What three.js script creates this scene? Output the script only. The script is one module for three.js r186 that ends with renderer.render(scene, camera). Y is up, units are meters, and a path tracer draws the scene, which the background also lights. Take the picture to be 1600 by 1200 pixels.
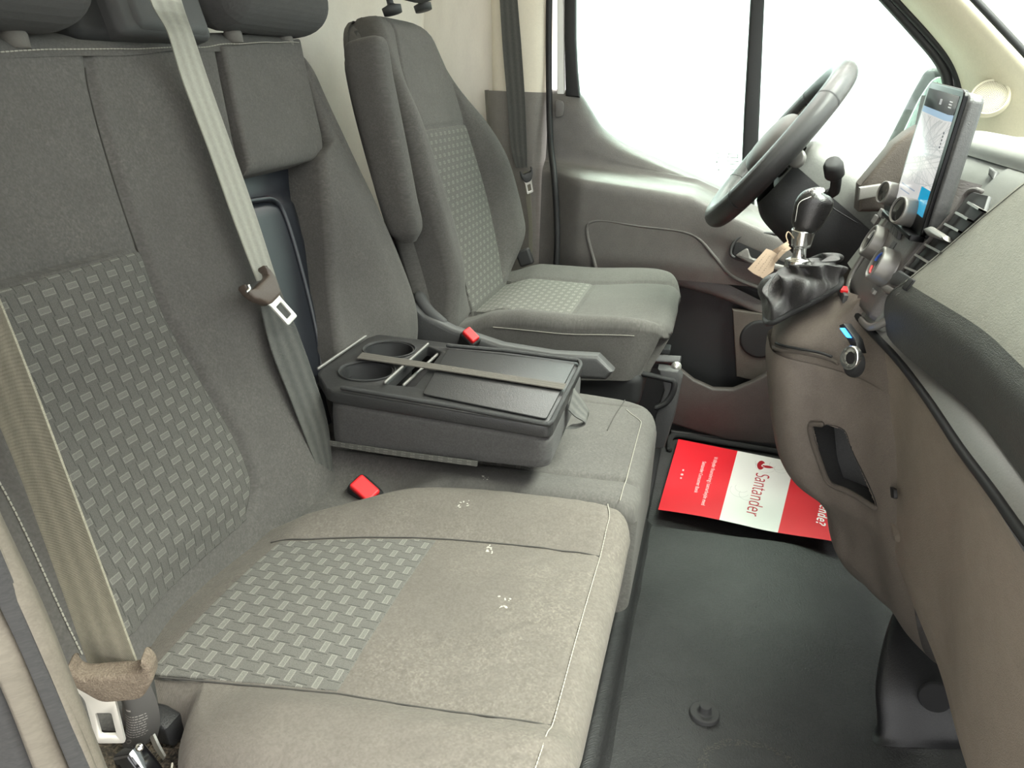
import * as THREE from 'three';
import { mergeGeometries, mergeVertices, toCreasedNormals } from 'three/addons/utils/BufferGeometryUtils.js';
import { RoundedBoxGeometry } from 'three/addons/geometries/RoundedBoxGeometry.js';
import { RectAreaLightUniformsLib } from 'three/addons/lights/RectAreaLightUniformsLib.js';
import { ImprovedNoise } from 'three/addons/math/ImprovedNoise.js';

// ---------------------------------------------------------------- camera, light, exposure
const scene = new THREE.Scene();
const camera = new THREE.PerspectiveCamera(53.13, 4 / 3, 0.02, 200);
{
  const R = Math.PI / 180, pitch = 21.8 * R, yaw = 14.3 * R, roll = 2.0 * R;
  camera.position.set(0, 0.9, 1.0);
  const d = new THREE.Vector3(-Math.sin(yaw) * Math.cos(pitch), -Math.sin(pitch), -Math.cos(yaw) * Math.cos(pitch));
  const r = d.clone().cross(new THREE.Vector3(0, 1, 0)).normalize(), u = r.clone().cross(d);
  const r2 = r.clone().multiplyScalar(Math.cos(roll)).addScaledVector(u, Math.sin(roll));
  const u2 = u.clone().multiplyScalar(Math.cos(roll)).addScaledVector(r, -Math.sin(roll));
  camera.quaternion.setFromRotationMatrix(new THREE.Matrix4().makeBasis(r2, u2, d.clone().negate()));
}
const renderer = new THREE.WebGLRenderer({ antialias: true });
renderer.toneMapping = THREE.LinearToneMapping;
renderer.toneMappingExposure = 7.3;
renderer.shadowMap.enabled = true;
scene.background = new THREE.Color(0.55, 0.55, 0.545);          // the bright white hall around the van
RectAreaLightUniformsLib.init();
const LAMPS = [   // white lamp fields on the hall ceiling, one above the bonnet and one beside the driver's door
  { at: [1.25, 3.4, 0.3], w: 2.0, h: 2.8, power: 7.3 },
  { at: [-0.1, 3.4, -2.7], w: 2.4, h: 1.6, power: 3.0 },
];
for (const L of LAMPS) {
  const hall = new THREE.RectAreaLight(0xfffaf1, L.power, L.w, L.h);
  hall.name = 'hall_light'; hall.position.set(L.at[0], L.at[1] - 0.02, L.at[2]); hall.lookAt(L.at[0], 0, L.at[2]); scene.add(hall);
}

// ---------------------------------------------------------------- helpers
const V = (a) => new THREE.Vector3(a[0], a[1], a[2]);
let seed = 7; const rnd = () => { seed = (seed * 1664525 + 1013904223) >>> 0; return seed / 4294967296; };
const perlin = new ImprovedNoise();
const N = (x, y = 0, z = 0) => perlin.noise(x + 31.7, y + 11.3, z + 5.1);
const clamp = THREE.MathUtils.clamp, lerp = THREE.MathUtils.lerp, smooth = (x, a, b) => { const t = clamp((x - a) / (b - a), 0, 1); return t * t * (3 - 2 * t); };
const gauss = (d, w) => Math.exp(-(d * d) / (w * w));
const used = new Map();
function numbered(name) { const k = (used.get(name) || 0); used.set(name, k + 1); return k ? name + '_' + String(k).padStart(3, '0') : name; }
function thing(name, label, category, group) { const o = new THREE.Group(); o.name = numbered(name); o.userData = { label, category }; if (group) o.userData.group = group; scene.add(o); return o; }
function struct(name) { const o = new THREE.Group(); o.name = name; o.userData = { kind: 'structure' }; scene.add(o); return o; }
function part(parent, name, geo, mat, label) {
  const g = Array.isArray(geo) ? merge(geo) : geo, m = new THREE.Mesh(g, mat);
  m.name = name; m.castShadow = m.receiveShadow = true; if (label) m.userData.label = label; parent.add(m); return m;
}
function tidy(g) { g = g.index ? g.toNonIndexed() : g; for (const k of Object.keys(g.attributes)) if (!['position', 'normal', 'uv'].includes(k)) g.deleteAttribute(k); return g; }
function merge(list) { return mergeGeometries(list.map(tidy)); }
// piecewise linear function of x through [[x, y], ...]
const lin = (pts) => { const p = pts.slice().sort((a, b) => a[0] - b[0]); return (x) => { if (x <= p[0][0]) return p[0][1]; for (let i = 1; i < p.length; i++) if (x <= p[i][0]) { const t = (x - p[i - 1][0]) / (p[i][0] - p[i - 1][0]); return lerp(p[i - 1][1], p[i][1], t); } return p[p.length - 1][1]; }; };
// smooth (monotone cosine-free catmull) version
const soft = (pts) => { const p = pts.slice().sort((a, b) => a[0] - b[0]), n = p.length; return (x) => { if (x <= p[0][0]) return p[0][1]; if (x >= p[n - 1][0]) return p[n - 1][1]; let i = 1; while (x > p[i][0]) i++; const a = p[i - 1], b = p[i], h = b[0] - a[0], t = (x - a[0]) / h; const m0 = i > 1 ? (b[1] - p[i - 2][1]) / (b[0] - p[i - 2][0]) : (b[1] - a[1]) / h, m1 = i < n - 1 ? (p[i + 1][1] - a[1]) / (p[i + 1][0] - a[0]) : (b[1] - a[1]) / h; const t2 = t * t, t3 = t2 * t; return (2 * t3 - 3 * t2 + 1) * a[1] + (t3 - 2 * t2 + t) * h * m0 + (-2 * t3 + 3 * t2) * b[1] + (t3 - t2) * h * m1; }; };
const distPoly = (poly) => (a, b) => { let best = 1e9; for (let i = 1; i < poly.length; i++) { const [x0, y0] = poly[i - 1], [x1, y1] = poly[i], dx = x1 - x0, dy = y1 - y0, t = clamp(((a - x0) * dx + (b - y0) * dy) / (dx * dx + dy * dy), 0, 1); best = Math.min(best, Math.hypot(a - x0 - dx * t, b - y0 - dy * t)); } return best; };
const curvePts = (pts, n) => new THREE.CatmullRomCurve3(pts.map((p) => Array.isArray(p) ? V(p) : p), false, 'centripetal').getPoints(n);
const poly2 = (pts, n) => curvePts(pts.map((p) => [p[0], p[1], 0]), n).map((v) => [v.x, v.y]);

// grid of points -> geometry (rows x cols), uv taken from f's second value
function grid(nu, nv, f, flip = false) {
  const P = [], U = [], I = [];
  for (let j = 0; j <= nv; j++) for (let i = 0; i <= nu; i++) { const r = f(i / nu, j / nv); P.push(...r[0]); U.push(r[1][0], r[1][1]); }
  for (let j = 0; j < nv; j++) for (let i = 0; i < nu; i++) { const a = j * (nu + 1) + i, b = a + 1, c = a + nu + 1, d = c + 1; if (flip) I.push(a, c, b, b, c, d); else I.push(a, b, c, b, d, c); }
  const g = new THREE.BufferGeometry(); g.setAttribute('position', new THREE.Float32BufferAttribute(P, 3)); g.setAttribute('uv', new THREE.Float32BufferAttribute(U, 2)); g.setIndex(I); g.computeVertexNormals(); return g;
}
// upholstered pad: a closed body over a region a in [L(b), R(b)], b in [b0, b1]; map(a, b, d) puts it in space, disp(a, b) shapes its face
function pad(o) {
  const rE = Object.assign({ L: o.r ?? 0.02, R: o.r ?? 0.02, 0: o.r ?? 0.02, 1: o.r ?? 0.02 }, o.edge || {}), thick = o.thick ?? 0.06, disp = o.disp || (() => 0);
  const L = typeof o.L === 'function' ? o.L : () => o.L, Rr = typeof o.R === 'function' ? o.R : () => o.R, b0 = o.b0, b1 = o.b1;
  const wm = Math.abs(Rr((b0 + b1) / 2) - L((b0 + b1) / 2)), K = 7;
  const samples = (n, ra, rb, W) => { const s = []; for (let k = 0; k < K; k++) s.push(ra * (1 - Math.cos((k / K) * Math.PI / 2))); for (let k = 0; k <= n; k++) s.push(lerp(ra, W - rb, k / n)); for (let k = K - 1; k >= 0; k--) s.push(W - rb * (1 - Math.cos((k / K) * Math.PI / 2))); return s.map((x) => x / W); };
  const us = samples(o.nu ?? 60, Math.min(rE.L, wm * 0.45), Math.min(rE.R, wm * 0.45), wm), vs = samples(o.nv ?? 60, Math.min(rE[0], (b1 - b0) * 0.45), Math.min(rE[1], (b1 - b0) * 0.45), b1 - b0);
  const drop = (e, r) => (e < r && r > 0 ? r - Math.sqrt(Math.max(0, r * r - (r - e) * (r - e))) : 0);
  const P = [], U = [], I = [], nu = us.length, nv = vs.length, W = nu + 2;
  const at = (u, v, wall) => {
    const b = lerp(b0, b1, v), l = L(b), r = Rr(b), a = lerp(l, r, u), w = Math.abs(r - l), rm = Math.max(rE.L, rE.R, rE[0], rE[1]);
    const dd = Math.min(rm, drop(u * w, rE.L) + drop((1 - u) * w, rE.R) + drop(b - b0, rE[0]) + drop(b1 - b, rE[1]));
    const d = wall ? -thick : disp(a, b) - dd;
    return [o.map(a, b, d), [a + (wall ? (u < 0.5 ? -thick : thick) * (wall === 1 ? 1 : 0) : 0), b + (wall === 2 ? (v < 0.5 ? -thick : thick) : 0)]];
  };
  for (let j = -1; j <= nv; j++) for (let i = -1; i <= nu; i++) {
    const wi = i < 0 || i >= nu, wj = j < 0 || j >= nv, r = at(us[clamp(i, 0, nu - 1)], vs[clamp(j, 0, nv - 1)], wj ? 2 : wi ? 1 : 0);
    P.push(...r[0]); U.push(...r[1]);
  }
  for (let j = 0; j < nv + 1; j++) for (let i = 0; i < W - 1; i++) { const a = j * W + i, b = a + 1, c = a + W, d = c + 1; if (o.flip) I.push(a, c, b, b, c, d); else I.push(a, b, c, b, d, c); }
  const g = new THREE.BufferGeometry(); g.setAttribute('position', new THREE.Float32BufferAttribute(P, 3)); g.setAttribute('uv', new THREE.Float32BufferAttribute(U, 2)); g.setIndex(I); g.computeVertexNormals();
  return g;
}
const roundEnds = (f, b0, b1, r0, r1, sign) => (b) => { let s = 0; if (b - b0 < r0) { const e = Math.max(0, b - b0); s += r0 - Math.sqrt(r0 * r0 - (r0 - e) ** 2); } if (b1 - b < r1) { const e = Math.max(0, b1 - b); s += r1 - Math.sqrt(r1 * r1 - (r1 - e) ** 2); } return (typeof f === 'function' ? f(b) : f) + sign * s; };
function tube(pts, r, opt = {}) {
  const c = new THREE.CatmullRomCurve3(pts.map((p) => Array.isArray(p) ? V(p) : p), !!opt.closed, opt.straight ? 'catmullrom' : 'centripetal', opt.straight ? 0 : 0.5);
  const g = new THREE.TubeGeometry(c, opt.n ?? pts.length * 6, r, opt.sides ?? 8, !!opt.closed), caps = [];
  if (!opt.closed) for (const t of [0, 1]) { const s = new THREE.SphereGeometry(r, opt.sides ?? 8, 6); const p = c.getPoint(t); s.translate(p.x, p.y, p.z); caps.push(s); }
  return caps.length ? merge([g, ...caps]) : g;
}
// flat strap through stations [[left], [right]]
function strap(st, t = 0.0014, n = 40, bow = 0) {
  const l = new THREE.CatmullRomCurve3(st.map((s) => V(s[0])), false, 'centripetal'), r = new THREE.CatmullRomCurve3(st.map((s) => V(s[1])), false, 'centripetal');
  const P = [], U = [], I = [], M = 8; let len = 0, last = null;
  for (let j = 0; j <= n; j++) {
    const a = l.getPoint(j / n), b = r.getPoint(j / n), mid = a.clone().add(b).multiplyScalar(0.5), tan = l.getTangent(j / n).add(r.getTangent(j / n)).normalize();
    const nrm = b.clone().sub(a).cross(tan).normalize(); if (last) len += mid.distanceTo(last); last = mid;
    for (let k = 0; k < 2 * (M + 1); k++) { const f = k <= M ? k / M : 1 - (k - M - 1) / M, s = k <= M ? 0.5 : -0.5, p = a.clone().lerp(b, f).addScaledVector(nrm, s * t + bow * Math.sin(f * Math.PI)); P.push(p.x, p.y, p.z); U.push(f * 0.05, len); }
  }
  const W = 2 * (M + 1);
  for (let j = 0; j < n; j++) for (let k = 0; k < W; k++) { const a = j * W + k, b = j * W + (k + 1) % W, c = a + W, d = b + W; I.push(a, b, c, b, d, c); }
  const g = new THREE.BufferGeometry(); g.setAttribute('position', new THREE.Float32BufferAttribute(P, 3)); g.setAttribute('uv', new THREE.Float32BufferAttribute(U, 2)); g.setIndex(I); return toCreasedNormals(g, 0.7);
}
// outline of (about coplanar) points in space, extruded along dir by depth, with a bevel
function slab(pts, dir, depth, bevel = 0.003, opt = {}) {
  const o = V(pts[0]), nrm = V(dir).normalize(); let ex = V(opt.x || [pts[1][0] - pts[0][0], pts[1][1] - pts[0][1], pts[1][2] - pts[0][2]]); ex.addScaledVector(nrm, -ex.dot(nrm)).normalize();
  const ey = nrm.clone().cross(ex), to = (p) => { const v = V(p).sub(o); return new THREE.Vector2(v.dot(ex), v.dot(ey)); };
  let q = pts.map(to); if (opt.smooth) { const c = new THREE.SplineCurve(q.concat([q[0]])); q = c.getPoints(q.length * 5).slice(0, -1); }
  if (opt.round) q = roundPoly(q, opt.round);
  const sh = new THREE.Shape(q); for (const h of opt.holes || []) { let hq = h.map(to); if (opt.holeRound) hq = roundPoly(hq, opt.holeRound); sh.holes.push(new THREE.Path(hq)); }
  const g = new THREE.ExtrudeGeometry(sh, { depth: Math.max(1e-4, depth - 2 * bevel), bevelEnabled: bevel > 0, bevelThickness: bevel, bevelSize: bevel, bevelOffset: -bevel, bevelSegments: 3, steps: 1, curveSegments: 8 });
  g.translate(0, 0, bevel - (opt.back ?? 0)); g.applyMatrix4(new THREE.Matrix4().makeBasis(ex, ey, nrm).setPosition(o)); return toCreasedNormals(g, 0.6);
}
function roundPoly(q, r) { const out = [], n = q.length; for (let i = 0; i < n; i++) { const p = q[i], a = q[(i + n - 1) % n], b = q[(i + 1) % n], da = a.clone().sub(p), db = b.clone().sub(p), ra = Math.min(r, da.length() * 0.48), rb = Math.min(r, db.length() * 0.48); const s = p.clone().addScaledVector(da.normalize(), ra), e = p.clone().addScaledVector(db.normalize(), rb); for (let k = 0; k <= 6; k++) { const t = k / 6; out.push(new THREE.Vector2((1 - t) ** 2 * s.x + 2 * t * (1 - t) * p.x + t * t * e.x, (1 - t) ** 2 * s.y + 2 * t * (1 - t) * p.y + t * t * e.y)); } } return out; }
function rbox(w, h, d, r, pos, rot) { const g = new RoundedBoxGeometry(w, h, d, 4, r); if (rot) g.applyMatrix4(new THREE.Matrix4().makeRotationFromEuler(new THREE.Euler(...rot))); g.translate(...pos); return g; }
function basisAt(pos, y, x) { const Y = V(y).normalize(), X = V(x); X.addScaledVector(Y, -X.dot(Y)).normalize(); return new THREE.Matrix4().makeBasis(X, Y, X.clone().cross(Y)).setPosition(...pos); }
function lathe(prof, pos, axis, x = [0.123, 0.4, 0.9], n = 40) { const g = new THREE.LatheGeometry(prof.map((p) => new THREE.Vector2(p[0], p[1])), n); g.applyMatrix4(basisAt(pos, axis, x)); return g; }
function stitches(pts, count, len, r) { const c = new THREE.CatmullRomCurve3(pts.map((p) => Array.isArray(p) ? V(p) : p), false, 'centripetal'), out = []; for (let i = 0; i < count; i++) { const t = (i + 0.5) / count, p = c.getPointAt(t), d = c.getTangentAt(t), g = new THREE.CapsuleGeometry(r, len, 2, 5); g.applyMatrix4(basisAt([p.x, p.y, p.z], [d.x, d.y, d.z], [0.3, 0.8, 0.5])); out.push(g); } return merge(out); }
// loft through closed or open sections (arrays of points, equal length), smoothed along the loft
function loft(secs, opt = {}) {
  const m = secs[0].length, n = opt.n ?? (secs.length - 1) * 8, cols = []; for (let i = 0; i < m; i++) cols.push(new THREE.CatmullRomCurve3(secs.map((s) => V(s[i])), false, 'centripetal'));
  const nu = opt.nu ?? m * 4; const rows = [];
  for (let j = 0; j <= n; j++) { const pts = cols.map((c) => c.getPoint(j / n)); rows.push(new THREE.CatmullRomCurve3(pts, !!opt.closed, 'centripetal')); }
  return grid(nu, n, (u, v) => { const p = rows[Math.round(v * n)].getPoint(u); return [[p.x, p.y, p.z], opt.uv ? opt.uv(p) : [p.z + p.x, p.y]]; }, opt.flip);
}

// ---------------------------------------------------------------- textures
function dataTex(n, f, srgb, size) {
  const d = new Uint8Array(n * n * 4);
  for (let y = 0; y < n; y++) for (let x = 0; x < n; x++) { const c = f(x / n, y / n), i = (y * n + x) * 4; d[i] = clamp(c[0], 0, 255); d[i + 1] = clamp(c[1], 0, 255); d[i + 2] = clamp(c[2], 0, 255); d[i + 3] = 255; }
  const t = new THREE.DataTexture(d, n, n); t.wrapS = t.wrapT = THREE.RepeatWrapping; t.magFilter = THREE.LinearFilter; t.minFilter = THREE.LinearMipmapLinearFilter; t.generateMipmaps = true;
  if (srgb) t.colorSpace = THREE.SRGBColorSpace; t.repeat.set(1 / size, 1 / size); t.needsUpdate = true; return t;
}
// noise that tiles over the unit square
function tileNoise(freq, s) { const n = Math.round(freq), h = new Float32Array(n * n); let k = s * 7919 + 13; for (let i = 0; i < n * n; i++) { k = (k * 1664525 + 1013904223) >>> 0; h[i] = k / 4294967296; } return (x, y) => { const X = x * n, Y = y * n, i = Math.floor(X), j = Math.floor(Y); let a = X - i, b = Y - j; a = a * a * (3 - 2 * a); b = b * b * (3 - 2 * b); const g = (p, q) => h[((q % n + n) % n) * n + (p % n + n) % n]; return lerp(lerp(g(i, j), g(i + 1, j), a), lerp(g(i, j + 1), g(i + 1, j + 1), a), b); }; }
const n8 = tileNoise(8, 1), n20 = tileNoise(20, 2), n60 = tileNoise(60, 3), n180 = tileNoise(180, 4), n300 = tileNoise(300, 5), n4 = tileNoise(4, 6);
// dust: grainy pale specks gathered in patches (dirt that the photograph shows on the cloth)
const cloth = (r, g, b, dust) => dataTex(1024, (x, y) => { const w = (n300(x, y) - 0.5) * 10 + (n180(x, y) - 0.5) * 3 + (n20(x, y) - 0.5) * 3, sp = Math.max(0, n300(x + 0.3, y) * 0.6 + n180(x, y + 0.2) * 0.4 - 0.4) * Math.max(0, n20(x, y + 0.4) * 0.6 + n4(x, y) + n8(x, y) * 0.6 - 0.75) * dust; return [r + w + sp * 1.05, g + w + sp, b + w + sp * 0.9]; }, true, 0.42);
const grainBump = (s, a = 1, b = 1) => dataTex(512, (x, y) => { const v = 128 + (n180(x, y) - 0.5) * 150 * a + (n60(x, y) - 0.5) * 90 * b; return [v, v, v]; }, false, s);
const clothBump = dataTex(512, (x, y) => { const v = 128 + 60 * Math.sin(x * 2 * Math.PI * 128) * Math.sin(y * 2 * Math.PI * 128) + (n180(x, y) - 0.5) * 40; return [v, v, v]; }, false, 0.12);
const leatherBump = grainBump(0.08), plasticBump = grainBump(0.11, 1, 0.5), rubberBump = grainBump(0.14, 1, 1.2);
const grain = (r, g, b, amt, size, patch = 0) => dataTex(512, (x, y) => { const w = (n180(x, y) - 0.5) * amt + (n60(x, y) - 0.5) * amt * 0.6 + (n8(x, y) - 0.5) * patch; return [r + w, g + w, b + w * 0.95]; }, true, size);
// woven seat cloth: short pale bars across, staggered row by row, dark warp lines between
const wovenAt = (x, y) => { const cx = x * 2, cy = y * 4, row = Math.floor(cy), ox = cx + (row % 2) * 0.5, fx = ox - Math.floor(ox), fy = cy - row; const bar = fx > 0.12 && fx < 0.61 && fy > 0.29 && fy < 0.73, rim = bar && (fy < 0.36 || fy > 0.66 || fx < 0.15 || fx > 0.58), line = (fx > 0.05 && fx < 0.09) || (fx > 0.66 && fx < 0.69); return { bar, rim, line, id: row * 7 + Math.floor(ox) }; };
const woven = (k) => dataTex(1024, (x, y) => { const w = wovenAt(x, y), n = (n300(x, y) - 0.5) * 26 + (n180(x, y) - 0.5) * 12; let c = 78 + n; if (w.line) c -= 22; if (w.bar) c = 91 + n + (Math.floor(x * 512) % 3 ? 6 : -10); if (w.rim) c += 15; return [c * k, c * k * 0.985, c * k * 0.93]; }, true, 0.05);
const wovenBump = dataTex(512, (x, y) => { const w = wovenAt(x, y), v = (w.bar ? 150 : w.line ? 70 : 120) + (n180(x, y) - 0.5) * 60; return [v, v, v]; }, false, 0.05);
const wovenBack = woven(1.0), wovenSeat = woven(1.08);
const webTex = (r, g, b) => dataTex(512, (x, y) => { const f = x, band = Math.sin(f * Math.PI * 2 * 3) * 7, rib = Math.sin(y * Math.PI * 2 * 48) * 6, n = (n180(x, y) - 0.5) * 14 + (n20(x, y) - 0.5) * 8; return [r + band + rib + n, g + band + rib + n, b + (band + rib + n) * 0.9]; }, true, 0.05);
const webBump = dataTex(256, (x, y) => { const v = 128 + 70 * Math.sin(y * Math.PI * 2 * 40) * Math.sin(x * Math.PI * 2 * 24 + Math.floor(y * 80) * 1.5); return [v, v, v]; }, false, 0.05);
function canvasTex(w, h, draw) { const c = document.createElement('canvas'); c.width = w; c.height = h; const x = c.getContext('2d'); draw(x, w, h); const t = new THREE.CanvasTexture(c); t.colorSpace = THREE.SRGBColorSpace; t.anisotropy = 8; return t; }

// ---------------------------------------------------------------- materials
const S = (o) => new THREE.MeshStandardMaterial(o), Ph = (o) => new THREE.MeshPhysicalMaterial(o);
const M = {
  cloth: Ph({ map: cloth(76, 74, 71, 25), bumpMap: clothBump, bumpScale: 0.0006, roughness: 0.95, sheen: 0.35, sheenColor: new THREE.Color(0.25, 0.24, 0.22), sheenRoughness: 0.6 }),
  clothDusty: Ph({ map: cloth(87, 82, 76, 34), bumpMap: clothBump, bumpScale: 0.0007, roughness: 0.93, sheen: 0.4, sheenColor: new THREE.Color(0.3, 0.29, 0.26), sheenRoughness: 0.6 }),
  clothDark: Ph({ map: cloth(62, 61, 60, 10), bumpMap: clothBump, bumpScale: 0.0006, roughness: 0.95, sheen: 0.3, sheenColor: new THREE.Color(0.2, 0.2, 0.2), sheenRoughness: 0.6 }),
  wovenBack: Ph({ map: wovenBack, bumpMap: wovenBump, bumpScale: 0.0012, roughness: 0.9, sheen: 0.3, sheenColor: new THREE.Color(0.25, 0.24, 0.22) }),
  wovenSeat: Ph({ map: wovenSeat, bumpMap: wovenBump, bumpScale: 0.0012, roughness: 0.9, sheen: 0.3, sheenColor: new THREE.Color(0.25, 0.24, 0.22) }),
  seamThread: S({ color: 0x3b3936, roughness: 1 }),
  thread: S({ color: 0x8f8c82, roughness: 0.8 }),
  webPale: S({ map: webTex(120, 117, 103), bumpMap: webBump, bumpScale: 0.0006, roughness: 0.75 }),
  webDark: S({ map: webTex(70, 70, 67), bumpMap: webBump, bumpScale: 0.0006, roughness: 0.7 }),
  plastic: S({ map: grain(58, 58, 58, 10, 0.1), bumpMap: plasticBump, bumpScale: 0.0002, roughness: 0.55 }),
  black: S({ map: grain(26, 26, 27, 8, 0.1), bumpMap: plasticBump, bumpScale: 0.0003, roughness: 0.5 }),
  bezelBlack: Ph({ color: 0x060607, roughness: 0.3, specularIntensity: 0.35 }),
  blackGloss: Ph({ color: 0x08080a, roughness: 0.12, clearcoat: 0.6, clearcoatRoughness: 0.05 }),
  tray: S({ map: grain(46, 46, 46, 6, 0.08), bumpMap: plasticBump, bumpScale: 0.0003, roughness: 0.38 }),
  navy: S({ map: grain(34, 36, 42, 5, 0.1), roughness: 0.4 }),
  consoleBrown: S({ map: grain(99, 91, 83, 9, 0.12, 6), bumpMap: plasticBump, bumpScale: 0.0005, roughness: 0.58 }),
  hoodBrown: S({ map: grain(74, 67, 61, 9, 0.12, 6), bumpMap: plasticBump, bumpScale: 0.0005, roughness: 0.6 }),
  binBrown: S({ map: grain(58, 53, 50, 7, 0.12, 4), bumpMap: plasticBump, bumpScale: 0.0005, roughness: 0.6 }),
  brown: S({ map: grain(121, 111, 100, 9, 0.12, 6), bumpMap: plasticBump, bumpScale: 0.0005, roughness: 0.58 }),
  doorTrim: S({ map: grain(96, 93, 90, 8, 0.12, 5), bumpMap: plasticBump, bumpScale: 0.0004, roughness: 0.42 }),
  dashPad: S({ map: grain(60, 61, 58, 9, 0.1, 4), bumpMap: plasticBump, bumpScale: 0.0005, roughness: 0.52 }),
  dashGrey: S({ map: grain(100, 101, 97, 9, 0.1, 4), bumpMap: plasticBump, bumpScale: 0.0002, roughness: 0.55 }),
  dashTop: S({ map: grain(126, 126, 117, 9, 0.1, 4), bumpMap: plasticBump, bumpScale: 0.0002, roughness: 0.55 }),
  stack: S({ map: grain(84, 80, 78, 8, 0.08, 3), bumpMap: plasticBump, bumpScale: 0.0003, roughness: 0.45 }),
  satin: S({ map: grain(122, 120, 116, 10, 0.06), roughness: 0.4, metalness: 0.35 }),
  chrome: S({ color: 0xd8d8d6, roughness: 0.18, metalness: 1 }),
  steel: S({ map: grain(200, 198, 192, 14, 0.05), roughness: 0.35, metalness: 0.8 }),
  zinc: S({ color: 0xd9d7d0, roughness: 0.4, metalness: 0.55 }),
  leather: Ph({ map: grain(50, 49, 49, 8, 0.06), bumpMap: leatherBump, bumpScale: 0.0006, roughness: 0.38, clearcoat: 0.15, clearcoatRoughness: 0.4 }),
  leatherWorn: Ph({ map: grain(28, 27, 27, 8, 0.06), bumpMap: leatherBump, bumpScale: 0.0003, roughness: 0.24, clearcoat: 0.25, clearcoatRoughness: 0.3 }),
  rubber: S({ map: grain(47, 47, 47, 9, 0.16, 6), bumpMap: rubberBump, bumpScale: 0.0009, roughness: 0.55 }),
  seal: S({ map: grain(22, 22, 23, 6, 0.1), roughness: 0.6 }),
  pillarCream: S({ map: grain(182, 174, 154, 5, 0.3, 4), roughness: 0.6 }),
  cream: S({ map: grain(222, 214, 196, 5, 0.3, 4), roughness: 0.6 }),
  panelWhite: S({ map: grain(236, 231, 221, 4, 0.3, 8), roughness: 0.5 }),
  greyTrim: S({ map: grain(112, 108, 102, 8, 0.12, 5), bumpMap: plasticBump, bumpScale: 0.0004, roughness: 0.55 }),
  sillTrim: S({ map: grain(84, 79, 70, 8, 0.12, 5), bumpMap: plasticBump, bumpScale: 0.0001, roughness: 0.7 }),
  sealMatte: S({ map: grain(40, 40, 40, 8, 0.1), roughness: 0.95 }),
  red: S({ color: 0xd8262b, roughness: 0.42 }),
  sideGlass: Ph({ color: new THREE.Color(0.86, 0.975, 0.925), roughness: 0, transmission: 1, thickness: 0, ior: 1.5 }),
  glass: Ph({ color: new THREE.Color(0.93, 0.985, 0.965), roughness: 0, transmission: 1, thickness: 0, ior: 1.5 }),
  mirrorGlass: S({ color: new THREE.Color(0.86, 0.92, 0.89), roughness: 0.03, metalness: 1 }),
  dirt: S({ map: dataTex(512, (x, y) => { const v = 60 + (n180(x, y) - 0.5) * 60 + (n20(x, y) - 0.5) * 44; return [v * 1.08, v * 0.96, v * 0.8]; }, true, 0.25), bumpMap: rubberBump, bumpScale: 0.003, roughness: 1 }),
  ground: S({ map: grain(176, 174, 168, 8, 1.2, 8), roughness: 0.8 }),
  paintWhite: S({ color: 0xe9e9e4, roughness: 0.35 }),
};

// ================================================================ THE SETTING
{ // hall floor outside, cab shell
  const g = struct('ground'); part(g, 'ground_surface', grid(2, 2, (u, v) => { const x = lerp(-14, 14, u), z = lerp(14, -14, v); return [[x, -0.62, z], [x, z]]; }), M.ground);
  const f = struct('floor'); part(f, 'floor_panel', rbox(1.75, 0.05, 1.74, 0.01, [0.03, 0.045, 0]), M.black);
  const r = struct('wall_rear');
  part(r, 'bulkhead_panel', pad({ L: -0.95, R: 0.95, b0: 0, b1: 1.62, r: 0.05, thick: 0.03, nu: 30, nv: 30, map: (a, b, d) => [-0.83 + d, b, a], disp: (a, b) => 0.012 * gauss(a + 0.42, 0.06) + 0.1 * smooth(-a, 0.78, 0.95), flip: true }), M.panelWhite);
  LAMPS.forEach((L, i) => { const lp = struct(i ? 'lamp_panel_001' : 'lamp_panel'); part(lp, 'lamp_housing', rbox(L.w + 0.1, 0.06, L.h + 0.1, 0.01, [L.at[0], L.at[1] + 0.045, L.at[2]]), M.paintWhite); part(lp, 'lamp_diffuser', rbox(L.w, 0.012, L.h, 0.003, L.at), S({ color: 0xffffff, emissive: 0xfffaf1, emissiveIntensity: 1 })); });
  const wf = struct('wall_front'); part(wf, 'firewall_panel', rbox(0.03, 0.86, 1.82, 0.008, [0.8, 0.4, 0]), M.black);
  const c = struct('ceiling'); part(c, 'headliner', rbox(0.93, 0.04, 1.86, 0.015, [-0.42, 1.62, 0]), M.cream);
  part(c, 'header_panel', rbox(0.32, 0.035, 1.86, 0.012, [0.14, 1.52, 0], [0, 0, -0.72]), M.cream);
}
const beltTop = soft([[-0.408,0.875,-0.88], [-0.373,0.875,-0.88], [-0.343,0.867,-0.88], [-0.318,0.836,-0.88], [-0.288,0.798,-0.88], [-0.245,0.769,-0.88], [-0.191,0.747,-0.88], [-0.099,0.714,-0.88], [-0.008,0.68,-0.88], [0.057,0.656,-0.88], [0.172,0.615,-0.88], [0.305,0.567,-0.88]].map((p) => [p[0], p[1]]));
const shelfIn = lin([[-0.382,0.716,-0.87], [-0.246,0.703,-0.87], [-0.125,0.693,-0.87], [-0.022,0.682,-0.87], [0.109,0.655,-0.87], [0.256,0.601,-0.87]].map((p) => [p[0], p[1]]));
{ // side wall behind the driver's door
  const w = struct('wall_left');
  part(w, 'side_panel', rbox(0.46, 1.6, 0.03, 0.01, [-0.68, 0.8, -0.945]), M.panelWhite);
  part(w, 'lower_side_panel', rbox(1.4, 0.55, 0.03, 0.01, [0.2, 0.2, -0.955]), M.black);
  const rr = struct('wall_right'); part(rr, 'side_panel', rbox(0.5, 1.6, 0.03, 0.01, [-0.62, 0.8, 0.945]), M.panelWhite);
}
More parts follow.
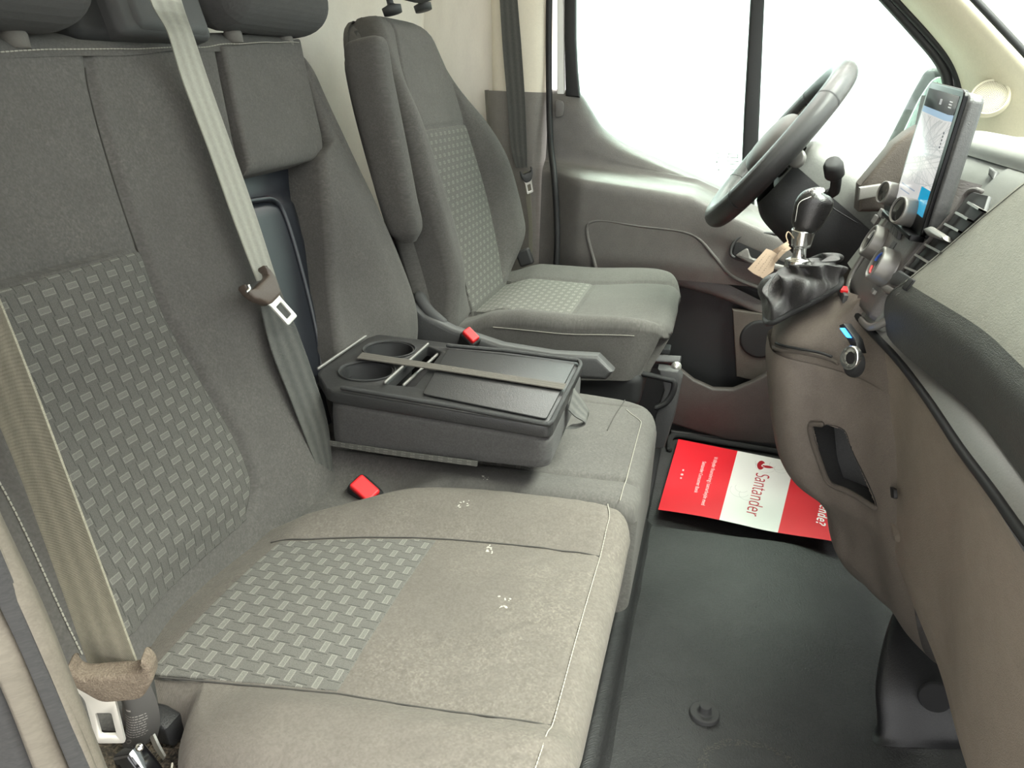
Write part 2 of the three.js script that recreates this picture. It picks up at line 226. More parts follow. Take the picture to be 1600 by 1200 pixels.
{ // driver's door pillar with cream cover above and grey cover below
  const t = struct('trim_1'), za = -0.875, y1 = 1.6;
  const sec = (x0, x1, y, b) => [[x0, y, za - 0.05], [x0 + 0.004, y, za - 0.002], [x0 + 0.02, y, za + 0.012 + b], [(x0 + x1) / 2, y, za + 0.016 + b], [x1 - 0.02, y, za + 0.012 + b], [x1 - 0.004, y, za - 0.002], [x1, y, za - 0.05]];
  part(t, 'upper_cover', loft([sec(-0.6, -0.43, 1.6, 0), sec(-0.565, -0.422, 1.1, 0), sec(-0.555, -0.42, 0.865, 0)], { flip: true }), M.cream);
  part(t, 'lower_cover', loft([sec(-0.575, -0.418, 0.868, 0.004), sec(-0.56, -0.41, 0.7, 0.012), sec(-0.54, -0.4, 0.5, 0.02), sec(-0.53, -0.4, 0.1, 0.02)], { flip: true }), M.greyTrim);
  part(t, 'door_seal', [tube([[-0.425, 1.6, -0.862], [-0.421,1.062,-0.868], [-0.412,0.875,-0.868], [-0.395,0.757,-0.835], [-0.373,0.69,-0.79], [-0.361,0.597,-0.785], [-0.355,0.507,-0.78], [-0.37, 0.1, -0.78]], 0.0075, { n: 60 })], M.seal);
}
{ // driver's door
  const d = struct('door_1'), x0 = -0.412, x1 = 0.36;
  // inner card: window ledge, sloping upper face, shelf and front face, followed along the door
  const prof = (x) => { const yt = beltTop(x), ys = Math.min(shelfIn(x), yt - 0.012), s = smooth(x, -0.41, -0.3), o = 0.032 * s + 0.02; return [[x, yt - 0.02, -0.925], [x, yt - 0.004, -0.918], [x, yt, -0.908], [x, yt - 0.004, -0.89], [x, lerp(yt, ys, 0.22) - 0.003, -0.872 - 0.002], [x, lerp(yt, ys, 0.6), -0.868], [x, ys + 0.01, -0.866], [x, ys - 0.002, -0.855], [x, ys - 0.008, -0.866 + o * 0.9], [x, ys - 0.016, -0.866 + o * 1.4], [x, ys - 0.03, -0.866 + o * 1.65], [x, ys - 0.07, -0.866 + o * 1.6], [x, 0.55, -0.866 + o * 1.4], [x, 0.505, -0.866 + o * 1.3], [x, 0.47, -0.866 + o * 1.1]]; };
  const xs = []; for (let i = 0; i <= 34; i++) xs.push(lerp(x0, x1, i / 34));
  const J = grid(120, 100, (u, v) => { const x = lerp(x0, x1, u), p = prof(x), k = v * (p.length - 1), i = Math.min(p.length - 2, Math.floor(k)), t = k - i, cr = (a, b, c, e) => 0.5 * (2 * b + (c - a) * t + (2 * a - 5 * b + 4 * c - e) * t * t + (3 * b - a - 3 * c + e) * t * t * t), g = (n) => p[clamp(n, 0, p.length - 1)]; const pt = [0, 1, 2].map((c) => cr(g(i - 1)[c], g(i)[c], g(i + 1)[c], g(i + 2)[c])); return [pt, [pt[0], pt[1] - pt[2]]]; }, true);
  part(d, 'door_card', J, M.doorTrim);
  part(d, 'lower_door_panel', rbox(0.8, 0.46, 0.03, 0.01, [-0.02, 0.26, -0.885]), M.black);
  // ledge below the card
  part(d, 'card_ledge', loft([[[-0.103,0.506,-0.835], [-0.097,0.457,-0.835], [-0.1,0.446,-0.88]], [[0.02,0.473,-0.835], [0.025,0.435,-0.835], [0.025,0.423,-0.88]], [[0.15,0.423,-0.835], [0.155,0.392,-0.835], [0.159,0.38,-0.88]], [[0.279,0.372,-0.835], [0.283,0.349,-0.835], [0.29,0.335,-0.88]]]), M.doorTrim);
  // shallow pull pocket: a sunk panel in a raised frame
  part(d, 'pull_pocket', tube([[-0.26,0.472,-0.802], [-0.288,0.583,-0.791], [-0.271,0.595,-0.791], [-0.166,0.591,-0.791], [-0.062,0.585,-0.791], [-0.032,0.573,-0.792], [0.013,0.529,-0.797], [0.054,0.491,-0.803], [0.136,0.464,-0.806]], 0.0045, { n: 80 }), M.doorTrim);
  // release handle in its bowl
  part(d, 'handle_bowl', slab([[0.043,0.542,-0.795], [0.046,0.571,-0.795], [0.068,0.59,-0.795], [0.102,0.596,-0.795], [0.167,0.596,-0.795], [0.186,0.535,-0.795], [0.147,0.522,-0.795], [0.098,0.527,-0.795]], [0, 0, 1], 0.012, 0.004, { round: 0.008 }), M.black);
  part(d, 'bowl_rim', tube([[0.097,0.529,-0.784], [0.043,0.544,-0.784], [0.046,0.573,-0.784], [0.068,0.592,-0.784], [0.101,0.598,-0.784], [0.166,0.597,-0.784]], 0.0035, { n: 40 }), M.plastic);
  part(d, 'release_handle', slab([[0.051,0.545,-0.782], [0.076,0.565,-0.782], [0.086,0.543,-0.78], [0.131,0.536,-0.778], [0.179,0.529,-0.778], [0.181,0.515,-0.778], [0.126,0.521,-0.778], [0.08,0.531,-0.78]], [0, 0, 1], 0.01, 0.004, { round: 0.006 }), M.doorTrim);
  // storage bin and its speaker
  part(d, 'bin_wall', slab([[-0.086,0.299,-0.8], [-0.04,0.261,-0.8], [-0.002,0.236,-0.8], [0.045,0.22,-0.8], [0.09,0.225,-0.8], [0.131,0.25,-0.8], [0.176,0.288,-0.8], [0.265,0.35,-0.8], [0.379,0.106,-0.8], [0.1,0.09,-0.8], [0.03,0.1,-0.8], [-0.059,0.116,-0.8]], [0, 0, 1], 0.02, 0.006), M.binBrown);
  part(d, 'speaker_panel', slab([[0.064,0.406,-0.85], [0.168,0.402,-0.85], [0.195,0.227,-0.85], [0.096,0.239,-0.85]], [0, 0, 1], 0.02, 0.004), M.hoodBrown);
  part(d, 'speaker_grille', lathe([[0, 0.006], [0.04, 0.006], [0.045, 0.004], [0.047, 0]], [0.137,0.341,-0.83], [0, 0, 1]), M.black);
  part(d, 'switch_recess', slab([[-0.064,0.669,-0.945], [-0.053,0.669,-1.214], [-0.034,0.669,-1.276], [0.061,0.669,-1.055], [0.058,0.669,-0.855]], [0, 1, 0], 0.003, 0.001, { round: 0.008, back: 0.001 }), M.stack);
  part(d, 'lock_cover', slab([[-0.395,0.855,-0.864], [-0.376,0.851,-0.864], [-0.373,0.84,-0.864], [-0.374,0.818,-0.864], [-0.392,0.814,-0.864]], [0, 0, 1], 0.006, 0.0015, { round: 0.006 }), M.doorTrim);
}
{ // driver's window: glass, rubber frame, quarter bar
  const w = struct('window_1'), zg = -0.915;
  const out = [[-0.386,1.255,-0.915], [-0.366,1.014,-0.915], [-0.349,0.863,-0.915], [-0.289,0.786,-0.915], [-0.193,0.733,-0.915], [0.06,0.638,-0.915], [0.442,0.52,-0.915], [0.449,0.905,-0.915], [0.364,1.014,-0.915], [0.24,1.143,-0.915], [0.106,1.27,-0.915]];
  part(w, 'window_pane', slab(out, [0, 0, 1], 0.004, 0), M.sideGlass);
  part(w, 'rear_channel', slab([[-0.402,1.264,-0.9], [-0.377,1.264,-0.9], [-0.359,0.986,-0.9], [-0.351,0.918,-0.9], [-0.341,0.86,-0.9], [-0.375,0.862,-0.9], [-0.385,0.986,-0.9]], [0, 0, 1], 0.02, 0.004), M.seal);
  part(w, 'frame_edge', slab([[-0.419,1.265,-0.9], [-0.405,1.264,-0.9], [-0.378,0.862,-0.9], [-0.397,0.861,-0.9]], [0, 0, 1], 0.014, 0.003), M.paintWhite);
  part(w, 'quarter_bar', slab([[-0.014,1.269,-0.9], [0.016,1.268,-0.9], [0.041,1.069,-0.9], [0.073,0.756,-0.9], [0.083,0.627,-0.9], [0.05,0.639,-0.9], [0.031,0.836,-0.9], [0.012,1.069,-0.9]], [0, 0, 1], 0.02, 0.005), M.seal);
  part(w, 'front_seal', [tube([[0.05,1.266,-0.89], [0.172,1.163,-0.89], [0.282,1.07,-0.89], [0.355,1.006,-0.89], [0.399,0.965,-0.89], [0.422,0.935,-0.89], [0.439,0.892,-0.89]], 0.011, { n: 60 }), tube([[0.074,1.262,-0.875], [0.195,1.161,-0.875], [0.299,1.069,-0.875], [0.366,1.012,-0.875], [0.414,0.967,-0.875], [0.441,0.932,-0.875], [0.454,0.893,-0.875]], 0.009, { n: 60 })], M.seal);
  // etched marks low on the glass
  const mk = []; const q = (x, y, w2, h2) => mk.push(slab([[-0.012,0.707,-0.91], [-0.01,0.707,-0.91], [-0.012,0.709,-0.91]].map((p) => p), [0, 0, 1], 0.001, 0)) && mk.pop();
  const b0 = [-0.013,0.719,-0.91], pxm = 0.00159;
  const rect = (x, y, w2, h2) => { const g = new THREE.BoxGeometry(w2 * pxm, h2 * pxm, 0.0006); g.translate(b0[0] + x * pxm, b0[1] - y * pxm, b0[2]); mk.push(g); };
  for (const [x, y, w2, h2] of [[-1, -4, 1, 9], [3, -2, 1, 9], [-1, -8, 3, 1.5], [3, 3, 3, 1.5], [1, 6, 14, 0.8], [0, -20, 6, 1], [0, -14, 6, 1], [-3, -17, 1, 6], [3, -17, 1, 6], [20, -20, 14, 1], [20, -15, 16, 1], [14, -17, 1, 5], [27, -17, 1, 5], [21, -10, 18, 1], [21, -6, 15, 1], [21, -2, 10, 1], [21, 2, 16, 1], [21, 6, 6, 1]]) rect(x, y, w2, h2);
  part(w, 'etched_marks', mk, S({ color: 0x9a9a94, roughness: 0.8 }), 'pale grey etched symbols low on the glass');
}
{ // cream windscreen pillar with round speaker grille
  const t = struct('trim_2');
  const wline = [[0.064,1.283,-0.87], [0.192,1.171,-0.87], [0.305,1.069,-0.87], [0.374,1.009,-0.87], [0.418,0.965,-0.87], [0.446,0.923,-0.87], [0.465,0.875,-0.87], [0.48,0.819,-0.87]];
  const fline = [[0.16,1.255,-0.74], [0.283,1.152,-0.74], [0.399,1.058,-0.74], [0.455,1.011,-0.74], [0.514,0.961,-0.74], [0.568,0.916,-0.74], [0.623,0.867,-0.74], [0.679,0.819,-0.74]];
  const secs = wline.map((a, i) => { const b = fline[i], m = (f, o) => [lerp(a[0], b[0], f) - o * 0.5, lerp(a[1], b[1], f) - o * 0.2, lerp(a[2], b[2], f) + o]; return [[a[0] + 0.05, a[1] + 0.02, a[2] - 0.06], m(0, 0), m(0.12, 0.02), m(0.35, 0.035), m(0.7, 0.03), m(0.93, 0.012), m(1, 0), [b[0] + 0.05, b[1] + 0.05, b[2] - 0.06]]; });
  part(t, 'pillar_cover', loft(secs, { n: 60, nu: 50 }), M.pillarCream);
  const c = [0.479,0.893,-0.762], ax = [-0.3, 0.3, 0.9];
  part(t, 'speaker_grille', lathe([[0, 0.004], [0.02, 0.0035], [0.03, 0.002], [0.0315, 0.004], [0.034, 0.004], [0.036, -0.01]], c, ax), M.pillarCream);
  const dots = []; const bm = basisAt(c, ax, [0.8, 0.5, 0.3]);
  for (let r = 1; r <= 11; r++) { const n = 6 * r; for (let k = 0; k < n; k++) { const a = (k / n) * Math.PI * 2, R0 = r * 0.0026, g = new THREE.CylinderGeometry(0.00075, 0.00075, 0.0016, 5); g.translate(Math.cos(a) * R0, 0.0036 - R0 * 0.045, Math.sin(a) * R0); g.applyMatrix4(bm); dots.push(g); } }
  const ds = part(t, 'grille_holes', dots, S({ color: 0x55503f, roughness: 1 })); ds.userData.kind = 'stuff';
  const ws = struct('window_2');
  part(ws, 'windscreen_pane', slab([[0.78, 0.8, -0.86], [0.78, 0.8, 0.86], [0.25, 1.42, 0.82], [0.25, 1.42, -0.82]], [0.76, 0.65, 0], 0.005, 0), M.glass);
  part(ws, 'windscreen_seal', tube([[0.174,1.25,-0.72], [0.294,1.149,-0.72], [0.405,1.057,-0.72], [0.461,1.01,-0.72], [0.519,0.961,-0.72], [0.627,0.868,-0.72]], 0.007, { n: 40 }), M.seal);
}
{ // passenger door pillar at the lower left, nearest the lens: trim bands and rubber seal
  const t = struct('trim_3');
  const band = (pxs, z0, z1, mat, name) => part(t, name, loft(pxs.map(([a, b]) => [[a[0] - 0.07, a[1], a[2] - 0.03], a, [(a[0] + b[0]) / 2, (a[1] + b[1]) / 2, (a[2] + b[2]) / 2 + 0.006], b, [b[0] - 0.07, b[1], b[2] - 0.035]]), { flip: true, n: 40, nu: 24 }), mat);
  const e1 = [[-0.42, 1.6, 0.84], [-0.316,0.827,0.78], [-0.292,0.772,0.78], [-0.281,0.717,0.78], [-0.269,0.669,0.78], [-0.259,0.613,0.78], [-0.248,0.543,0.78]], e2 = [[-0.43, 1.6, 0.845], [-0.314,0.829,0.785], [-0.292,0.768,0.785], [-0.278,0.707,0.785], [-0.269,0.664,0.785], [-0.257,0.607,0.785], [-0.248,0.549,0.785]], e3 = [[-0.445, 1.6, 0.85], [-0.324,0.829,0.79], [-0.301,0.757,0.79], [-0.28,0.68,0.79], [-0.273,0.654,0.79], [-0.265,0.6,0.79], [-0.256,0.552,0.79]], e4 = [[-0.46, 1.6, 0.86], [-0.325,0.831,0.8], [-0.312,0.737,0.8], [-0.289,0.671,0.8], [-0.28,0.643,0.8], [-0.274,0.6,0.8], [-0.27,0.56,0.8]], e5 = e4.map((p) => [p[0] - 0.09, p[1] - 0.02, p[2] + 0.02]);
  const pair = (a, b) => a.map((p, i) => [b[i], p]);
  band(pair(e1, e2), 0, 0, M.sillTrim, 'pillar_edge'); band(pair(e2, e3), 0, 0, M.sealMatte, 'door_seal'); band(pair(e3, e4), 0, 0, M.sillTrim, 'outer_trim'); band(pair(e4, e5), 0, 0, M.sealMatte, 'sill_trim');
}

// ================================================================ TWIN PASSENGER SEAT
const BPn = [0.9418, 0.3362];
const BP = (z, t, d) => [-0.455 - 0.357 * t + BPn[0] * d, 0.43 + t + BPn[1] * d, z];
const rise = (z, t) => t + (0.4 - z) * 0.055 * smooth(t, 0.3, 0.47);
const BM = (a, b, d) => BP(a, rise(a, b), d);
const bench = thing('twin_passenger_seat', 'dark grey cloth twin passenger bench with patterned centre panels, nearest the lens', 'seat');
{
  const edgeL = soft([[-0.08, 0.2], [-0.024, 0.19], [0.117, 0.15], [0.245, 0.132], [0.35, 0.12], [0.42, 0.095], [0.48, 0.072]]);
  const s2 = poly2([[0.302, 0.475], [0.318, 0.439], [0.337, 0.362], [0.347, 0.296], [0.354, 0.225], [0.343, 0.152], [0.334, 0.082], [0.339, 0.033], [0.36, 0.012]], 40), dS2 = distPoly(s2);
  const patL = soft([[0.005, 0.368], [0.033, 0.341], [0.082, 0.336], [0.152, 0.345], [0.225, 0.356], [0.296, 0.35]]), patR = soft([[0, 0.59], [0.1, 0.57], [0.3, 0.55]]);
  const stitchZ = lin([[-0.05, 0.605], [0.04, 0.603], [0.09, 0.6], [0.15, 0.598], [0.3, 0.602], [0.48, 0.6]]);
  const dispA = (a, b) => {
    let d = 0.018 * gauss(a - 0.245, 0.075) * smooth(b, 0.42, 0.2) + 0.02 * gauss(a - 0.575, 0.05) * smooth(b, 0.45, 0.25);
    d -= 0.007 * gauss(dS2(a, b), 0.0055); d -= 0.003 * gauss(a - stitchZ(b), 0.004);
    if (a > patL(b) && a < patR(b) && b < 0.3) d += 0.012 * Math.sin(Math.PI * clamp((a - patL(b)) / (patR(b) - patL(b)), 0, 1)) ** 0.6 * smooth(b, 0, 0.05);
    d -= 0.003 * gauss(b - 0.296, 0.004) * (a > 0.347 ? 1 : 0);
    d += 0.018 * smooth(b, 0.12, -0.02) * 0;
    return d + 0.0012 * N(a * 14, b * 14) + 0.002 * N(a * 4, b * 5);
  };
  part(bench, 'backrest', pad({ L: edgeL, R: roundEnds(0.648, -0.08, 0.48, 0.02, 0.03, -1), b0: -0.08, b1: 0.474, nu: 150, nv: 150, edge: { L: 0.02, R: 0.04, 0: 0.03, 1: 0.004 }, thick: 0.11, map: BM, disp: dispA, flip: true }), M.cloth);
  part(bench, 'woven_back_panel', pad({ L: patL, R: patR, b0: 0.008, b1: 0.294, nu: 60, nv: 80, r: 0.002, thick: 0.012, map: BM, disp: (a, b) => dispA(a, b) + 0.0012, flip: true }), M.wovenBack, 'woven cloth panel with pale staggered dashes');
  // right hand bolster of the middle place
  const bolL = soft([[-0.06, 0.11], [0.05, 0.085], [0.13, 0.052], [0.23, 0.0], [0.35, -0.06], [0.37, -0.1], [0.5, -0.125]]);
  const bolR = roundEnds(soft([[-0.06, -0.12], [0.0, -0.155], [0.05, -0.172], [0.12, -0.172], [0.3, -0.168], [0.44, -0.17], [0.5, -0.17]]), -0.06, 0.502, 0.03, 0.045, 1);
  const bolD = soft([[-0.06, -0.03], [0.0, -0.018], [0.04, 0.01], [0.07, 0.024], [0.11, 0.034], [0.18, 0.034], [0.27, 0.028], [0.36, 0.016], [0.43, 0.006], [0.49, 0]]);
  part(bench, 'side_bolster', pad({ L: bolR, R: bolL, b0: -0.06, b1: 0.502, nu: 50, nv: 110, edge: { L: 0.035, R: 0.012, 0: 0.02, 1: 0.012 }, thick: 0.1, map: BP, disp: (a, b) => bolD(b) * smooth(a, 0.03, -0.1) + 0.0015 * N(a * 9, b * 7) - 0.004 * gauss(a + 0.128, 0.003) * smooth(b, 0.3, 0.34), flip: true }), M.cloth);
  // fixed flap above the folded-down middle back
  const flR = lin([[0.34, 0.124], [0.42, 0.1], [0.5, 0.074]]), flL = roundEnds(lin([[0.34, -0.092], [0.4, -0.108], [0.5, -0.14]]), 0.345, 0.52, 0.018, 0.001, 1);
  part(bench, 'upper_flap', pad({ L: flL, R: (b) => flR(b) - 0.002, b0: 0.345, b1: 0.489, nu: 70, nv: 50, edge: { L: 0.012, R: 0.006, 0: 0.014, 1: 0.004 }, thick: 0.05, map: (a, b, d) => BP(a, b + (0.12 - a) * 0.07 * smooth(b, 0.345, 0.36) + (0.1 - a) * 0.02, d), disp: (a, b) => 0.006 + 0.001 * N(a * 12, b * 12), flip: true }), M.cloth);
  // rolled top of the whole back
  const topZ = (u) => lerp(0.648, -0.128, u);
  const roll = grid(80, 20, (u, v) => { const z = topZ(u), e = Math.min(u, 1 - u) * 0.806, k = e < 0.05 ? Math.sqrt(Math.max(0.05, 1 - ((0.05 - e) / 0.05) ** 2)) : 1, th = v * Math.PI, base = BP(z, rise(z, 0.473) - 0.002 - (1 - k) * 0.02, -0.055), dx = 0.056 * Math.cos(th), dy = 0.034 * Math.sin(th) * k; return [[base[0] + dx * BPn[0] - dy * 0.336, base[1] + dx * BPn[1] + dy * 0.94 + 0.004 * N(z * 9, th), z], [z, v * 0.15]]; });
  part(bench, 'top_roll', roll, M.cloth);
  part(bench, 'back_shell', rbox(0.04, 0.5, 0.78, 0.02, [-0.675, 0.67, 0.245], [0, 0, 0.343]), M.black);
  const seam = []; for (let i = 0; i <= 24; i++) { const z = lerp(0.64, -0.115, i / 24); seam.push(BP(z, rise(z, 0.473) + 0.003 + 0.002 * N(z * 20), 0.0005 + 0.0085 * smooth(z, 0.09, 0.06))); }
  part(bench, 'stitching', stitches(seam, 150, 0.003, 0.0007), M.thread);
  const ss = []; for (let i = 0; i <= 14; i++) { const b = lerp(0.02, 0.4, i / 14); ss.push(BP(stitchZ(b) + 0.004, b, dispA(stitchZ(b) + 0.004, b) + 0.0008)); }
  part(bench, 'stitching', stitches(ss, 90, 0.0026, 0.0008), M.thread);
  // dark well behind the folded middle back
  part(bench, 'recess_panel', pad({ L: -0.11, R: 0.19, b0: -0.03, b1: 0.4, nu: 30, nv: 40, r: 0.004, thick: 0.02, map: BP, disp: (a, b) => -0.05 + 0.012 * smooth(0.318 - b, 0, 0.012) * smooth(a, lerp(-0.0, 0.0, 0) - 0.03 + 0.15 * (0.35 - b) * 0.5, -0.022 + 0.15 * (0.35 - b) * 0.5), flip: true }), M.navy, 'smooth dark plastic well panel');
  const rp = [[0.15, 0.318], [0.06, 0.316], [0.03, 0.312], [0.018, 0.3], [0.03, 0.2], [0.062, 0.1], [0.085, 0.07], [0.13, 0.06]].map(([a, b]) => BP(a, b, -0.037));
  part(bench, 'recess_rib', tube(rp, 0.004, { n: 60 }), M.navy);
  const sc = [-0.613,0.77,-0.066]; part(bench, 'recess_screw', lathe([[0, 0.012], [0.006, 0.012], [0.008, 0.009], [0.0085, 0]], sc, [0.94, 0.34, 0]), M.black);
  // ---- cushions
  const CM = (a, b, d) => [b, 0.43 + d, a];
  const fr = poly2([[-0.47, 0.375], [-0.415, 0.381], [-0.33, 0.352], [-0.25, 0.329], [-0.16, 0.315], [-0.075, 0.306]].map(([x, z]) => [x, z]), 30), dFar = distPoly(fr);
  const nr = poly2([[-0.47, 0.585], [-0.4, 0.592], [-0.247, 0.565], [-0.15, 0.555], [-0.07, 0.545]], 30), dNear = distPoly(nr), nearZ = lin([[-0.47, 0.585], [-0.4, 0.592], [-0.247, 0.565], [-0.15, 0.555], [-0.07, 0.545]]), farZ = lin(fr);
  const dispC = (a, b) => {
    let d = 0; const f = farZ(b), n = nearZ(b);
    if (a < f) d += 0.016 * Math.sin(Math.PI * 0.5 * clamp((f - a) / 0.08, 0, 1)) * smooth(b, -0.45, -0.3);
    if (a > n) d += 0.02 * Math.sin(Math.PI * 0.5 * clamp((a - n) / 0.04, 0, 1)) * smooth(b, -0.36, -0.27);
    d -= 0.005 * gauss(dFar(a, b), 0.0045) + 0.005 * gauss(dNear(a, b), 0.0045) + 0.0025 * gauss(b + 0.0735, 0.003);
    if (a > f && a < n) d += 0.006 * Math.sin(Math.PI * (a - f) / (n - f));
    d -= 0.02 * smooth(b, -0.4, -0.46) ;
    const pl = smooth(b, -0.25, -0.12); d += pl * (0.0011 * N(a * 70 + b * 40, b * 26) + 0.0007 * N(a * 150, b * 60)) + 0.0025 * N(a * 6, b * 6) + 0.0006 * N(a * 40, b * 40);
    return d;
  };
  const cuL = roundEnds(soft([[-0.5, 0.33], [-0.42, 0.315], [-0.37, 0.285], [-0.3, 0.24], [-0.22, 0.218], [-0.12, 0.207], [-0.05, 0.212]]), -0.5, -0.048, 0.01, 0.03, 1);
  const cuR = roundEnds(soft([[-0.5, 0.6], [-0.4, 0.604], [-0.362, 0.607], [-0.345, 0.64], [-0.32, 0.662], [-0.2, 0.664], [-0.05, 0.648]]), -0.5, -0.048, 0.01, 0.04, -1);
  part(bench, 'seat_cushion', pad({ L: cuL, R: cuR, b0: -0.5, b1: -0.048, nu: 190, nv: 150, edge: { L: 0.024, R: 0.034, 0: 0.01, 1: 0.028 }, thick: 0.14, map: (a, b, d) => [b + (d < -0.02 ? 0.02 * smooth(-d, 0.02, 0.12) * smooth(b, -0.1, -0.05) * -1 : 0), 0.43 + d, a], disp: dispC, flip: true }), M.clothDusty, 'dusty grey cloth seat cushion with worn front edge');
  const pf = (b) => farZ(b) + 0.003, pn = (b) => nearZ(b) - 0.003;
  part(bench, 'woven_seat_panel', pad({ L: pf, R: pn, b0: -0.408, b1: -0.249, nu: 90, nv: 60, r: 0.0015, thick: 0.008, map: CM, disp: (a, b) => dispC(a, b) + 0.0009, flip: true }), M.wovenSeat, 'woven cloth panel with pale staggered dashes');
  const fs = []; for (let i = 0; i <= 20; i++) { const a = lerp(0.225, 0.655, i / 20); const x = -0.0735 - 0.012 * smooth(a, 0.6, 0.66) - 0.006 * smooth(a, 0.25, 0.22); fs.push([x, 0.4322 + dispC(a, x) - 0.012 * smooth(a, 0.63, 0.66), a]); }
  part(bench, 'stitching', stitches(fs, 110, 0.0026, 0.0006), M.thread);
  const sl = [[-0.345, 0.41, 0.645], [-0.33, 0.405, 0.668], [-0.28, 0.412, 0.676], [-0.2, 0.412, 0.677], [-0.1, 0.41, 0.666]];
  part(bench, 'stitching', stitches(sl, 70, 0.003, 0.001), M.thread);
  const seamOn = (pts, f, map, nm = 'seam') => part(bench, nm, tube(pts.map(([a, b]) => map(a, b, f(a, b) + 0.0008)), 0.0008, { n: 90, sides: 6 }), M.seamThread);
  seamOn(Array.from({ length: 18 }, (_, i) => { const b = lerp(-0.42, -0.075, i / 17); return [farZ(b), b]; }), dispC, CM);
  seamOn(Array.from({ length: 16 }, (_, i) => { const b = lerp(-0.395, -0.074, i / 15); return [nearZ(b), b]; }), dispC, CM);
  seamOn(s2.filter((p, i) => i % 2 === 0 && p[1] > 0.005 && p[1] < 0.472), dispA, BM);
  // middle cushion
  const dm = distPoly(poly2([[-0.45, 0.17], [-0.3, 0.16], [-0.18, 0.145], [-0.06, 0.13]].map(([x, z]) => [z, x]), 16)), dm2 = distPoly([[-0.1, -0.2], [-0.105, -0.12], [-0.11, -0.05]]);
  const dispM = (a, b) => 0.004 * Math.sin(Math.PI * clamp((a + 0.165) / 0.36, 0, 1)) - 0.006 * gauss(dm(a, b), 0.005) - 0.003 * gauss(dm2(a, b), 0.003) + 0.006 * smooth(a, 0.13, 0.17) - 0.028 * smooth(a, 0.17, 0.215) * smooth(b, -0.28, -0.36) + 0.0018 * N(a * 8, b * 8);
  const mL = roundEnds(soft([[-0.5, -0.15], [-0.2, -0.16], [-0.05, -0.15]]), -0.5, -0.046, 0.01, 0.07, 1), mR = roundEnds(soft([[-0.5, 0.31], [-0.42, 0.3], [-0.36, 0.27], [-0.3, 0.228], [-0.22, 0.208], [-0.12, 0.2], [-0.05, 0.203]]), -0.5, -0.046, 0.01, 0.025, -1);
  part(bench, 'middle_seat_cushion', pad({ L: mL, R: mR, b0: -0.5, b1: -0.046, nu: 120, nv: 120, edge: { L: 0.03, R: 0.02, 0: 0.01, 1: 0.026 }, thick: 0.15, map: CM, disp: dispM, flip: true }), M.cloth);
  part(bench, 'woven_seat_panel', pad({ L: 0.05, R: (b) => 0.163 + (b + 0.33) * -0.1, b0: -0.43, b1: -0.19, nu: 30, nv: 40, r: 0.0015, thick: 0.008, map: CM, disp: (a, b) => dispM(a, b) + 0.0009, flip: true }), M.wovenBack);
  seamOn(Array.from({ length: 14 }, (_, i) => { const b = lerp(-0.42, -0.075, i / 13); return [lerp(0.168, 0.132, i / 13), b]; }), dispM, CM);
  seamOn([[-0.13, -0.103], [-0.06, -0.109]].concat([[0.0, -0.112]]).map(([a, b]) => [a, b - 0.0]), dispM, CM);
  const ms = []; for (let i = 0; i <= 20; i++) { const a = lerp(-0.09, 0.195, i / 20); const x = -0.068 - 0.03 * smooth(a, -0.04, -0.1); ms.push([x, 0.4308 + dispM(a, x), a]); }
  part(bench, 'stitching', stitches(ms, 75, 0.0026, 0.0006), M.thread);
  part(bench, 'seat_base', rbox(0.4, 0.26, 0.76, 0.015, [-0.29, 0.2, 0.235]), M.black);
  part(bench, 'base_side_cover', slab([[-0.403,0.416,0.6], [-0.383,0.416,0.6], [-0.37,0.411,0.6], [-0.366,0.393,0.6], [-0.394,0.391,0.6], [-0.408,0.397,0.6]], [0, 0, 1], 0.02, 0.004), M.black);
  // pale dried flecks on the two cushions
  const fleck = (list, n, spread, r0) => { const out = []; for (const p of list) for (let i = 0; i < n; i++) { const g = new THREE.SphereGeometry(1, 6, 4); const r = r0 * (0.5 + rnd()); g.scale(r * (0.8 + rnd()), 0.0004, r * (0.6 + rnd())); g.rotateY(rnd() * 3); const x = p[0] + (rnd() - 0.5) * spread, z = p[2] + (rnd() - 0.5) * spread * 1.4; g.translate(x, 0.4302 + (z < 0.2 ? dispM(z, x) : dispC(z, x)), z); out.push(g); } return out; };
  part(bench, 'dried_flecks', fleck([[-0.237,0.445,0.272], [-0.187,0.435,0.332], [-0.15,0.435,0.419]], 9, 0.012, 0.0011), S({ color: 0x9a978e, roughness: 1 }), 'small pale dried flecks').userData.kind = 'stuff';
  part(bench, 'dried_flecks', fleck([[-0.237,0.435,0.191]], 7, 0.01, 0.0009), S({ color: 0x9a978e, roughness: 1 })).userData.kind = 'stuff';
  // headrests
  const head = (z, w, x, y, h) => { const p = part(bench, 'headrest', (() => { const g = rbox(0.1, h, w, 0.045, [0, 0, 0]); const A = g.attributes.position; for (let i = 0; i < A.count; i++) { const k = 1 - 0.12 * (A.getY(i) / h + 0.5); A.setZ(i, A.getZ(i) * k); A.setX(i, A.getX(i) + 0.1 * A.getZ(i) ** 2 * 4); } g.rotateZ(0.3); g.translate(x, y + h / 2, z); g.computeVertexNormals(); return g; })(), M.clothDark); for (const o of [-0.06, 0.07]) part(p, 'headrest_post', [lathe([[0, 0], [0.011, 0], [0.012, 0.012], [0.009, 0.02], [0.006, 0.021], [0.006, 0.06]], [x + 0.022, y - 0.012, z + o], [-0.25, 1, 0], undefined, 20)], M.greyTrim); };
  head(0.44, 0.27, -0.655, 0.92, 0.22); head(-0.04, 0.27, -0.66, 0.94, 0.21);
  // belt outlet on top of the back
  const bo = part(bench, 'belt_outlet', rbox(0.1, 0.2, 0.135, 0.014, [-0.685, 1.012, 0.182], [0, 0, 0.3]), M.plastic, 'grey plastic belt outlet box');
